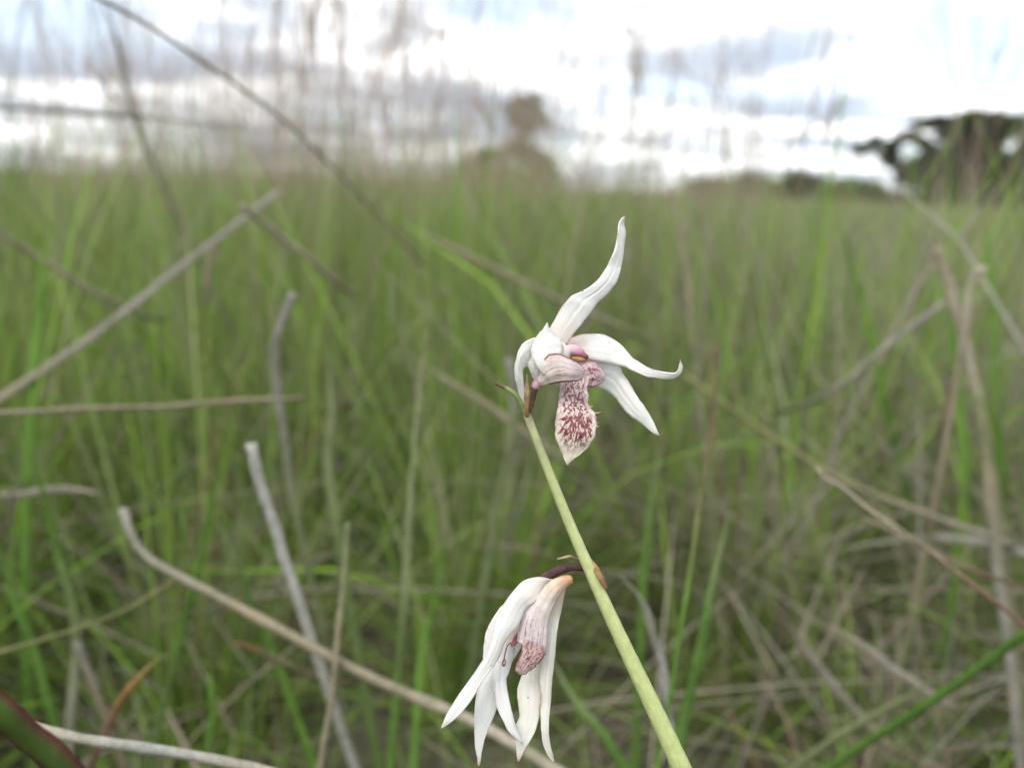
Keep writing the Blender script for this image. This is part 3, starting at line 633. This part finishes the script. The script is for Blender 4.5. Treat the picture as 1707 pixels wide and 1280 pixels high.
sky_culm('slender seeding stalk leaning across open sky toward the spreading tree', [(1420, 160), (1350, 215), (1310, 250), (1270, 300), (1250, 340)], 0.9, 0.0016, 10, 0.035, 9)
sky_culm('curved seeding stalk leaning over the slim one with the dark tassel', [(1150, 40), (1140, 110), (1190, 160), (1200, 240), (1190, 320)], 1.2, 0.002, 14, 0.04, 10)
sky_culm('brown seeding stalk leaning from behind the broad grey blade', [(160, 130), (200, 170), (232, 220), (256, 270), (270, 320)], 0.8, 0.002, 10, 0.035, 12)
protos = []
for k in range(7):
    r = np.random.default_rng(70 + k); h = r.uniform(0.62, 1.0); a = r.uniform(0, 6.28); ln = r.uniform(0.03, 0.22) * h
    P = spline([(math.cos(a) * ln, math.sin(a) * ln, h), (math.cos(a) * ln * .45, math.sin(a) * ln * .45, h * .6), (0, 0, -0.01)], 20)
    protos.append(make_culm(P, r.uniform(0.0009, 0.0014), 90 + k, int(r.integers(10, 26)), r.uniform(0.03, 0.07)))
for i in range(150):
    rr = math.sqrt(rng.uniform(0.75 ** 2, 3.0 ** 2)); a = math.radians(rng.uniform(-40, 40) - (8 if i % 3 == 0 else 0))
    e = empty(TALL, (math.sin(a) * rr, math.cos(a) * rr, 0)); e.rotation_euler = (0, 0, rng.uniform(0, 6.28)); s = rng.uniform(0.8, 1.15); e.scale = (s, s, s)
    am, bm = protos[i % 7]; link('stem', am, M_STALK, e); tag(link('seed_head', bm, M_STALK, e), kind='stuff')
    tag(e, 'one of many thin brown seeding stalks standing above the meadow, faint against the sky', 'grass stalk', 'thin seeding stalks rising above the meadow')

# ------------------------------------------------------------------ the orchid
def zoom(ox, oy, s):
    return lambda pts: [(ox + x / s, oy + y / s) for x, y in pts]
Z1, Z2, Z3, Z5 = zoom(800, 340, 3.5556), zoom(820, 540, 4.9233), zoom(720, 900, 3.369), zoom(820, 620, 6.4)
MM = 0.001
stem_px = [(878, 690), (884, 706), (903, 756), (938, 845), (972, 925), (1008, 1006), (1050, 1096), (1092, 1184), (1140, 1288)]
stem_w = [12, 13.5, 15, 17, 19, 22, 25.5, 29, 33]
sp = spline([(x, y, w) for (x, y), w in zip(stem_px, stem_w)], 60)
sdep = np.interp(np.linspace(0, 1, 60), [0, 0.3, 1], [0.1515, 0.1512, 0.146])
SPx = W(sp[:, 0], sp[:, 1], sdep)
p = SPx[-1]; t = SPx[-1] - SPx[-6]; t /= np.linalg.norm(t)
s = np.linspace(0, 1, 30)[1:, None]
foot = p + np.array((t[0], t[1], 0)) * 0.10 + np.array((0.0, 0.05, 0)); foot[2] = 0
ROOT = foot.copy()
SPW = np.vstack([SPx, (1 - s) ** 2 * p + 2 * s * (1 - s) * (p + t * 0.13) + s ** 2 * (foot - np.array((0, 0, 0.01)))])
srad = np.r_[sp[:, 2] / 2 * sdep / FP, np.full(29, sp[-1, 2] / 2 * sdep[-1] / FP * 1.08)]
orchid = tag(empty('orchid', ROOT), 'slender leafless orchid with two white flowers on a leaning pale green stem', 'orchid')
def pipe(name, mat, pts, rad_px, dmm, parent, n=28, sides=14, squash=None, bumpy=0.0, label=None):
    """round part along photo pixels; rad in pixels; dmm: offset from the focus distance"""
    k = spline([(x, y, r) for (x, y), r in zip(pts, rad_px)], n)
    d = FOCUS + lerp_keys(dmm, np.linspace(0, 1, n)) * MM
    P = W(k[:, 0], k[:, 1], d); V, F, U = tube_geo(P, k[:, 2] * d / FP, sides, bump=bumpy, seed=n)
    ob = link(name, new_mesh(name, V - ROOT, F, uvs=U), mat, parent)
    if label: ob['label'] = label
    return ob
class Petal:
    def __init__(s, L, R, dep, cup=0.8, tilt=0.0, n=52, m=15, wav=0.12, seed=0, ridge=0.05, fray=0.3):
        r = np.random.default_rng(seed)
        A, B = spline(L, n), spline(R, n); v = np.linspace(0, 1, n); u = np.linspace(0, 1, m)
        def sm(k): x = np.interp(np.linspace(0, 1, n), np.linspace(0, 1, k), r.normal(size=k)); x[-1] = 0; return x
        for E in (A, B):                                       # slightly uneven margins
            E[:, 0] += fray * sm(26) * (v < .97); E[:, 1] += fray * sm(26) * (v < .97)
        C = A[:, None] * (1 - u)[None, :, None] + B[:, None] * u[None, :, None]
        e = 2 * u - 1
        D = lerp_keys(dep, v)[:, None] - 0.55 * lerp_keys(cup, v)[:, None] * (1 - np.abs(e) ** 1.6)[None] + lerp_keys(tilt, v)[:, None] * e[None] * .5
        D = D + wav * (sm(9)[:, None] * (e ** 3)[None] + sm(7)[:, None]) + ridge * (np.sin(u * 27 + r.uniform(0, 6)) + 0.8 * np.sin(u * 11 + r.uniform(0, 6)))[None] * np.sin(v * math.pi)[:, None] + 0.22 * np.exp(-((u - 0.5) / 0.06) ** 2)[None] * np.sin(np.clip(v * 1.2, 0, 1) * math.pi)[:, None] * (ridge > 0)
        s.P = W(C[..., 0], C[..., 1], FOCUS + D * MM); s.n, s.m = n, m
        s.uv = np.stack(np.broadcast_arrays(u[None], v[:, None]), -1).reshape(-1, 2)
    def build(s, name, mat, parent, thick=0.00035, label=None):
        n, m = s.n, s.m
        i = np.arange(n - 1)[:, None] * m + np.arange(m - 1)[None]
        F = np.stack([i, i + 1, i + m + 1, i + m], -1).reshape(-1, 4)
        ob = link(name, new_mesh(name, s.P.reshape(-1, 3) - ROOT, F, uvs=s.uv), mat, parent)
        md = ob.modifiers.new('thickness', 'SOLIDIFY'); md.thickness = thick; md.offset = 0
        if label: ob['label'] = label
        return ob
    def at(s, u, v):
        a, b = v * (s.n - 1), u * (s.m - 1); i, j = min(int(a), s.n - 2), min(int(b), s.m - 2); f, g = a - i, b - j
        return (s.P[i, j] * (1 - f) * (1 - g) + s.P[i + 1, j] * f * (1 - g) + s.P[i, j + 1] * (1 - f) * g + s.P[i + 1, j + 1] * f * g)

M_STEM = grad_mat('pale_green_stem', [(0.0, (0.30, 0.28, 0.15)), (0.02, (0.44, 0.43, 0.25)), (0.06, (0.36, 0.38, 0.19)), (0.10, (0.42, 0.45, 0.21)), (0.25, (0.46, 0.50, 0.22)), (0.66, (0.44, 0.50, 0.20)), (1.0, (0.22, 0.20, 0.12))], 0.5, 0.15, 0.05, (26, 40))
M_BUD = grad_mat('spent_green_tip', [(0.0, (0.28, 0.33, 0.12)), (0.45, (0.24, 0.33, 0.09)), (0.72, (0.30, 0.34, 0.13)), (0.84, (0.12, 0.08, 0.04)), (1.0, (0.10, 0.055, 0.03))], 0.5, 0.2, 0.05)
M_PED = grad_mat('maroon_flower_stalk', [(0.0, (0.12, 0.05, 0.045)), (0.5, (0.16, 0.065, 0.05)), (1.0, (0.22, 0.12, 0.08))], 0.55, 0.45, 0.03, (10, 34), 1.0)
M_PED2 = grad_mat('dark_maroon_flower_stalk', [(0.0, (0.075, 0.03, 0.035)), (0.6, (0.10, 0.035, 0.04)), (1.0, (0.17, 0.07, 0.06))], 0.55, 0.5, 0.03, (10, 40), 1.2)
M_BRACT = grad_mat('papery_bract', [(0.0, (0.28, 0.13, 0.05)), (0.4, (0.46, 0.28, 0.12)), (1.0, (0.55, 0.43, 0.27))], 0.6, 0.35, 0.3, (12, 2))
M_BODY = grad_mat('cream_flower_tube', [(0.0, (0.82, 0.74, 0.68)), (0.45, (0.80, 0.70, 0.62)), (0.70, (0.70, 0.47, 0.44)), (0.84, (0.58, 0.32, 0.36)), (1.0, (0.62, 0.38, 0.44))], 0.4, 0.10, 0.15, (8, 3))
M_BODY2 = grad_mat('fawn_flower_tube', [(0.0, (0.48, 0.24, 0.08)), (0.25, (0.56, 0.35, 0.17)), (0.6, (0.70, 0.52, 0.42)), (1.0, (0.78, 0.67, 0.60))], 0.5, 0.25, 0.15, (10, 3))
M_COLUMN = grad_mat('pink_column', [(0.0, (0.80, 0.66, 0.62)), (0.35, (0.76, 0.60, 0.60)), (0.68, (0.56, 0.30, 0.37)), (0.86, (0.34, 0.10, 0.15)), (1.0, (0.12, 0.02, 0.03))], 0.35, 0.12, 0.08)
M_ANTHER = grad_mat('orange_anther', [(0.0, (0.42, 0.22, 0.10)), (0.6, (0.50, 0.27, 0.10)), (1.0, (0.25, 0.08, 0.05))], 0.5, 0.3, 0.05)
M_CREST = grad_mat('maroon_crest', [(0.0, (0.34, 0.10, 0.11)), (0.7, (0.28, 0.06, 0.07)), (1.0, (0.36, 0.14, 0.12))], 0.5, 0.3, 0.1)
M_FRINGE = grad_mat('pale_fringe', [(0.0, (0.66, 0.52, 0.48)), (0.8, (0.62, 0.45, 0.42)), (1.0, (0.22, 0.05, 0.06))], 0.5, 0.2, 0.2)
M_PETAL = petal_mat('white_petal', base_len=0.2, seed=0.4)
M_PETAL_B = petal_mat('white_petal_blushed', base=(0.88, 0.80, 0.73), base_len=0.25, seed=5.1)
M_SEPAL_OLD = petal_mat('ivory_petal', base=(0.80, 0.66, 0.56), base_len=0.22, brown=0.8, seed=9.3, ivory=0.7)
M_SEPAL_FAWN = petal_mat('fawn_backed_petal', base=(0.84, 0.74, 0.66), base_len=0.3, brown=0.7, seed=12.3, ivory=0.25)
M_LIP = lip_mat('maroon_netted_lip', mode='net', lw=1.6)
M_LOBE = lip_mat('lilac_streaked_lobe', (0.74, 0.63, 0.57), (0.57, 0.47, 0.48), 'lobe', 3.0)
M_LOBE2 = lip_mat('maroon_netted_lobe', (0.62, 0.46, 0.46), (0.64, 0.46, 0.48), 'net', 7.0, (5, 6), 0.1)
M_THROAT = lip_mat('striped_throat', (0.80, 0.70, 0.63), (0.78, 0.68, 0.68), 'stripes', 2.0)
M_LIP2 = lip_mat('maroon_veined_small_lip', (0.56, 0.40, 0.38), (0.58, 0.44, 0.41), 'net', 4.4, (7, 2.6), 0.2, 1.8)

V, F, U = tube_geo(SPW, srad * (1 + 0.02 * np.sin(np.arange(len(srad)) * 1.9)), 16)
link('stem', new_mesh('stem', V - ROOT, F, uvs=U), M_STEM, orchid)
pipe('bud', M_BUD, Z5([(385, 470), (352, 430), (334, 375), (300, 302), (240, 232), (170, 182), (110, 157), (70, 140), (38, 124)]), [3.2, 3.6, 3.8, 4.1, 4.1, 3.6, 2.7, 2.1, 2.4], [1.0, 0.2, -0.5, -1.0], orchid, 34, bumpy=0.02, label='withered green bud tip, brown at its end')

# upper flower: seen from its side, lip facing right
pipe('pedicel', M_PED, Z2([(372, 455), (360, 500), (343, 570), (330, 640), (318, 700), (306, 750)]), [4.2, 4.8, 4.9, 4.4, 3.6, 3.0], [3.0, 2.2, 1.6, 1.5], orchid, 24, bumpy=0.05)
Petal(Z2([(284, 765), (270, 690), (270, 610), (279, 510), (289, 415)]), Z2([(294, 765), (300, 700), (304, 620), (302, 530), (289, 415)]), [-0.6, -1.0, -1.2, -1.0], cup=[0.3, 0.7, 0.4, 0.1], n=30, m=9, wav=0.15, seed=3).build('bract', M_BRACT, orchid)
fl = pipe('flower', M_BODY, Z1([(500, 850), (470, 880), (430, 930), (395, 985), (362, 1035), (335, 1072), (318, 1092)]), [18, 21, 20, 16, 10, 8, 5], [2.5, 2.2, 1.5, 0.4, -0.4, -0.8, -0.8], orchid, 40, 20, label='open white flower at the stem top with a maroon-marked lip')
Petal(Z1([(400, 835), (415, 745), (450, 680), (480, 620), (510, 580), (545, 545), (600, 517), (650, 490), (700, 450), (735, 400), (770, 340), (795, 290), (812, 230), (820, 160), (830, 108), (855, 75)]),
      Z1([(480, 860), (530, 810), (560, 765), (610, 700), (660, 635), (700, 580), (740, 545), (790, 490), (820, 430), (835, 370), (845, 310), (852, 240), (860, 175), (852, 125), (855, 75)]),
      [1.5, 1.0, 1.0, 2.0, 3.5, 4.5, 4.0], cup=[1.4, 1.3, 1.0, 0.7, 0.3, 0.1], tilt=[0, 1.5, 3, 2, 0], n=70, seed=11, wav=0.25).build('sepal', M_PETAL_B, fl, label='tall upright sepal curving up to a point')
Petal(Z1([(520, 820), (545, 797), (600, 778), (700, 774), (760, 789), (820, 825), (870, 875), (905, 915), (960, 950), (1020, 980), (1090, 1000), (1135, 1006), (1165, 1000), (1182, 972), (1184, 945), (1187, 927)]),
      Z1([(530, 900), (600, 900), (650, 918), (700, 930), (760, 940), (820, 955), (870, 970), (920, 995), (990, 1022), (1050, 1029), (1120, 1035), (1165, 1022), (1190, 997), (1197, 962), (1187, 927)]),
      [4.0, 6.0, 7.5, 7.0, 5.5, 4.5, 4.0], cup=[1.6, 2.0, 1.5, 0.9, 0.3, 0.0], tilt=[-2, -3, -2, 0, 0], n=70, seed=12, wav=0.22).build('petal', M_PETAL, fl, label='outer petal with a fine hooked tip')
Petal(Z2([(700, 250), (860, 300), (1028, 335), (1070, 400), (1130, 490), (1190, 590), (1250, 680), (1310, 780), (1350, 860), (1370, 912)]),
      Z2([(700, 440), (800, 485), (860, 512), (910, 530), (960, 558), (1020, 610), (1060, 668), (1140, 750), (1210, 800), (1290, 862), (1330, 897), (1370, 912)]),
      [6.5, 9.0, 10.0, 9.0, 7.5, 6.5], cup=[1.0, 1.4, 1.2, 0.7, 0.2], tilt=[1, 2, 1, 0], n=60, seed=13, wav=0.25).build('sepal', M_PETAL, fl, label='broad sepal slanting down to a brown-tipped point')
Petal(Z1([(450, 815), (400, 790), (360, 790), (318, 795), (270, 815), (240, 850), (222, 900), (210, 955), (210, 1010), (218, 1065), (232, 1115), (250, 1155), (268, 1195)]),
      Z1([(420, 930), (395, 925), (370, 920), (335, 935), (300, 955), (270, 962), (252, 985), (252, 1020), (260, 1070), (262, 1110), (264, 1150), (268, 1195)]),
      [1.5, -0.5, -2.5, -3.2, -2.6, -1.5, -0.5], cup=[0.8, 1.4, 1.6, 1.0, 0.5, 0.1], tilt=[1, 2.5, 2, 1, 0], n=60, seed=14, wav=0.2).build('sepal', M_SEPAL_FAWN, fl, label='drooping sepal folded down along the stem')
Petal(Z1([(290, 895), (282, 945), (296, 985), (312, 1020), (322, 1046)]), Z1([(395, 870), (392, 930), (372, 980), (350, 1020), (328, 1048)]),
      [-2.2, -2.4, -2.0, -1.0], cup=[0.9, 0.9, 0.4], n=30, seed=15).build('petal_claw', M_SEPAL_FAWN, fl)
Petal(Z1([(375, 1010), (330, 950), (304, 880), (316, 825), (343, 776), (372, 744), (396, 704)]), Z1([(400, 1005), (450, 930), (490, 865), (480, 815), (440, 785), (411, 742), (396, 704)]),
      [-3.4, -3.2, -2.6, -1.8, -1.2, -0.6], cup=[0.4, 1.0, 1.2, 1.0, 0.5, 0.1], tilt=[0, 2, 3, 2, 0], n=50, seed=16, wav=0.15, ridge=0.0).build('petal', M_PETAL_B, fl, label='folded near petal with a small peaked tip')
pipe('column', M_COLUMN, Z2([(500, 235), (560, 222), (620, 212), (680, 216), (722, 236), (752, 258), (775, 268), (792, 272)]), [5, 7.4, 9.0, 9.4, 8.0, 5.2, 4.2, 2.0], [3.0, 2.2, 1.8, 1.6, 1.6], fl, 40, 18)
pipe('anther', M_ANTHER, Z2([(640, 268), (680, 282), (720, 290), (755, 292), (782, 290)]), [2.0, 4.5, 5.0, 4.2, 1.5], [2.0, 1.6, 1.8], fl, 20, 12, bumpy=0.04)
Petal(Z2([(640, 400), (700, 360), (760, 322), (802, 305), (846, 318), (884, 358), (912, 395), (921, 432)]), Z2([(650, 490), (700, 505), (750, 500), (800, 514), (850, 510), (890, 486), (912, 462), (921, 432)]),
      [0.5, 1.6, 2.2, 2.8, 3.4], cup=[0.2, 0.9, 1.3, 0.5], n=40, seed=17, fray=0.45).build('lip_lobe', M_LOBE2, fl, label='far lip lobe netted with maroon')
Petal(Z2([(372, 455), (400, 390), (410, 335), (432, 285), (470, 251), (512, 242), (570, 252), (630, 280), (690, 315), (736, 357), (752, 400)]), Z2([(385, 500), (430, 500), (490, 488), (550, 478), (610, 473), (665, 470), (712, 463), (740, 442), (752, 400)]),
      [-1.2, -3.4, -4.3, -4.3, -3.8], cup=[0.8, 1.3, 1.5, 1.2, 0.4], n=50, m=21, seed=18, fray=0.3).build('lip_lobe', M_LOBE, fl, label='rounded near lip lobe, lilac-grey with a dark rim')
mid = Petal(Z2([(575, 440), (560, 500), (557, 560), (550, 640), (537, 720), (524, 800), (520, 880), (530, 950), (560, 1020), (590, 1085), (605, 1130), (621, 1157)]),
            Z2([(800, 430), (790, 490), (775, 540), (792, 590), (786, 640), (800, 690), (842, 725), (850, 770), (860, 825), (846, 880), (843, 930), (810, 985), (760, 1040), (690, 1092), (645, 1125), (621, 1157)]),
            [0.8, 0.0, -0.6, -0.8, -0.4, 0.2], cup=[0.6, 1.0, 1.2, 1.0, 0.5, 0.1], n=64, m=21, seed=19, fray=0.55, wav=0.25, ridge=0.08)
mid.build('lip', M_LIP, fl, label='hanging tongue-shaped lip, cream with raised maroon crests')
def hairs(surface, spots, rad, seed):
    r = np.random.default_rng(seed); geos = []
    tow = -VIEW
    for (u, v, du, dv, lift) in spots:
        a = surface.at(u, v); b = surface.at(np.clip(u + du * .5 + r.normal(0, .015), .01, .99), np.clip(v + dv * .5, .01, .99)); c = surface.at(np.clip(u + du, .005, .995), np.clip(v + dv, .01, .99))
        pts = spline([a + tow * 0.0001, b + tow * lift, c + tow * lift * r.uniform(0.3, 1.2)], 7)
        geos.append(tube_geo(pts, rad * r.uniform(0.7, 1.3) * np.array((0.9, 1.1, 1.1, 1, .9, .7, .35)), 5))
    return merge(geos)
r = np.random.default_rng(33); spots = []
for k in range(46):                                             # strokes fanning toward the tip
    a = (k % 23) / 22 * 2 - 1; row = k // 23
    v = 0.50 + 0.10 * row + r.uniform(-0.03, 0.03) - 0.06 * abs(a); u = 0.52 + a * (0.29 + 0.06 * row) + r.normal(0, 0.03)
    spots.append((u, v, a * r.uniform(0.08, 0.16), r.uniform(0.05, 0.10) * (1.15 - 0.5 * abs(a)), r.uniform(0.0001, 0.0003)))
for row in range(11):                                           # short wavering cross ridges above
    for k in range(5):
        u = 0.20 + 0.155 * k + r.normal(0, 0.04); v = 0.08 + 0.038 * row + r.uniform(-0.012, 0.012)
        if r.uniform() < 0.5: spots.append((u, v, r.uniform(-0.10, 0.12), r.uniform(-0.012, 0.016), r.uniform(0.0001, 0.0004)))
        elif r.uniform() < 0.6: spots.append((u, v, r.uniform(-0.03, 0.03), r.uniform(0.02, 0.04), r.uniform(0.0001, 0.0003)))
V, F, U = hairs(mid, spots, 0.00012, 34)
tag(link('crest', new_mesh('crest', V - ROOT, F, uvs=U), M_CREST, fl), kind='stuff')
geos = []
for v in np.linspace(0.15, 0.52, 17):
    a = mid.at(0.93, v); ex = CR @ np.array((1.0, r.uniform(-0.5, 0.35), r.uniform(-.1, .4))); ln = r.uniform(0.0002, 0.0007) * (2.2 if 0.37 < v < 0.40 else 1)
    geos.append(tube_geo(spline([a, a + ex * ln * .9 + CR @ np.array((0, -0.0002, 0)), a + ex * ln * 1.7], 6), np.array((.00018, .00016, .00013, .0001, .00007, .00003)), 5))
V, F, U = merge(geos)
tag(link('fringe', new_mesh('fringe', V - ROOT, F, uvs=U), M_FRINGE, fl), kind='stuff')

# lower flower: nodding, its petals hanging
pipe('pedicel', M_PED2, Z3([(880, 162), (842, 155), (790, 150), (735, 163), (685, 183), (640, 208), (600, 236)]), [5.0, 5.6, 6.2, 7.0, 7.6, 7.8, 6.0], [1.5, 0.5, 0.5, 1.5, 2.0], orchid, 34, bumpy=0.045)
Petal(Z3([(985, 275), (972, 228), (940, 165), (900, 112), (855, 98), (815, 106), (780, 88), (740, 93), (705, 106)]), Z3([(972, 275), (940, 232), (912, 178), (872, 138), (832, 116), (800, 104), (775, 98), (742, 103), (705, 106)]),
      [-1.4, -1.6, -0.4, 1.8, 2.4, 1.5, 1.0], cup=0.4, n=46, m=7, wav=0.2, seed=25).build('bract', M_BRACT, orchid, thick=0.0003, label='withered brown bract curling round the stem')
f2 = pipe('flower', M_BODY2, Z3([(790, 224), (768, 222), (735, 232), (700, 255), (665, 290), (635, 335), (610, 380)]), [4, 7.0, 8.0, 11, 14, 15, 13], [0.5, 0.5, 1.0, 1.6, 2.0, 2.5], orchid, 36, 18, label='nodding white flower lower on the stem')
Petal(Z3([(785, 205), (740, 200), (690, 218), (640, 255), (590, 320), (540, 372), (508, 430), (488, 500), (478, 572)]), Z3([(790, 235), (765, 255), (735, 280), (700, 330), (668, 395), (650, 470), (645, 560), (640, 642)]),
      [-0.8, -1.0, -1.0, -0.8, -0.4], cup=[0.8, 1.6, 1.8, 1.7, 1.5], n=46, m=19, seed=26).build('lip', M_THROAT, f2, label='pinkish throat with fine purple stripes')
Petal(Z3([(515, 560), (500, 640), (482, 682), (467, 722), (488, 746), (510, 753)]), Z3([(625, 600), (640, 632), (620, 660), (590, 695), (550, 731), (510, 753)]),
      [-1.4, -1.8, -1.6, -1.2], cup=[1.4, 0.9, 0.3], n=36, m=13, seed=27, fray=0.5).build('lip_tip', M_LIP2, f2, label='dull maroon veined lip tip')
pipe('column', M_CREST, Z3([(500, 510), (484, 535), (474, 552), (462, 575), (446, 594)]), [3.0, 4.2, 4.6, 4.2, 1.8], [1.4, 0.6, -0.2, -0.8], f2, 20, 12)
pipe('filament', M_CREST, Z3([(445, 575), (425, 592), (412, 630), (406, 665), (398, 690), (403, 708), (412, 690), (407, 662)]), [1.2, 1.0, 0.9, 1.0, 1.2, 1.4, 1.2, 0.9], [-1.5, -1.2, -0.8, -1.2], f2, 30, 7)
Petal(Z3([(600, 260), (520, 300), (440, 340), (392, 372), (350, 432), (310, 505), (295, 580), (290, 650), (292, 720)]), Z3([(640, 300), (560, 360), (500, 420), (460, 480), (430, 540), (400, 610), (370, 680), (320, 730), (292, 720)]),
      [4.0, 5.0, 5.5, 5.0, 4.5], cup=[1.0, 1.2, 0.8, 0.2], n=46, seed=20).build('petal', M_SEPAL_FAWN, f2)
Petal(Z3([(480, 420), (400, 560), (330, 690), (262, 820), (242, 920), (237, 1040), (245, 1150), (257, 1230), (263, 1264)]), Z3([(560, 450), (500, 600), (430, 720), (385, 830), (366, 925), (340, 1002), (300, 1100), (281, 1185), (263, 1264)]),
      [3.5, 2.5, 1.8, 1.5, 1.0], cup=[0.6, 0.8, 0.9, 0.5, 0.1], n=60, seed=21, wav=0.25).build('sepal', M_PETAL, f2, label='hanging sepal ending in a thin point')
Petal(Z3([(400, 480), (380, 600), (345, 720), (340, 800), (358, 900), (382, 972), (422, 1052), (468, 1108), (506, 1140)]), Z3([(520, 470), (470, 590), (455, 660), (432, 735), (416, 790), (432, 900), (450, 980), (472, 1060), (506, 1140)]),
      [3.0, 1.8, 0.6, -0.2, -0.5], cup=[0.7, 0.8, 0.6, 0.2], n=56, seed=22, wav=0.22).build('petal', M_PETAL, f2, label='narrow petal crossing to the middle of the hanging flower')
Petal(Z3([(560, 440), (530, 600), (505, 750), (488, 805), (478, 850), (484, 920), (491, 990), (470, 1040), (472, 1120), (480, 1200), (487, 1240)]), Z3([(650, 440), (640, 600), (618, 720), (606, 800), (611, 880), (606, 960), (590, 1050), (560, 1112), (522, 1180), (487, 1240)]),
      [4.0, 3.5, 3.0, 2.5, 2.2], cup=[0.6, 0.8, 0.9, 0.6, 0.1], n=60, seed=23, wav=0.25).build('sepal', M_SEPAL_OLD, f2, label='ivory sepal hanging behind the maroon lip tip')
Petal(Z3([(690, 250), (650, 390), (628, 520), (618, 660), (606, 800), (616, 880), (612, 960), (615, 1060), (626, 1140), (650, 1200), (683, 1242)]), Z3([(756, 240), (742, 310), (722, 400), (706, 500), (691, 620), (680, 720), (671, 800), (665, 900), (655, 1000), (655, 1080), (666, 1160), (683, 1242)]),
      [2.2, 2.2, 1.8, 1.4, 1.0, 1.4], cup=[0.8, 1.2, 1.0, 0.6, 0.3, 0.0], n=64, seed=24, wav=0.25).build('petal', M_SEPAL_OLD, f2, label='ivory petal with rolled edges nearest the stem')
Petal(Z3([(625, 215), (580, 210), (512, 230), (456, 290), (405, 360), (372, 430), (348, 500), (332, 572), (300, 650), (260, 720), (200, 800), (140, 890), (90, 970), (54, 1052)]),
      Z3([(700, 225), (660, 245), (612, 310), (580, 345), (530, 375), (502, 430), (480, 482), (436, 528), (402, 580), (382, 640), (330, 725), (280, 795), (230, 882), (170, 962), (108, 1022), (54, 1052)]),
      [1.0, -1.5, -2.6, -3.0, -3.5, -4.5, -5.0], cup=[1.0, 1.8, 1.8, 1.2, 0.6, 0.1], tilt=[1.5, 1.0, 0, 0], n=70, seed=28, wav=0.22).build('sepal', M_PETAL_B, f2, label='long front sepal sweeping out to a brown tip')
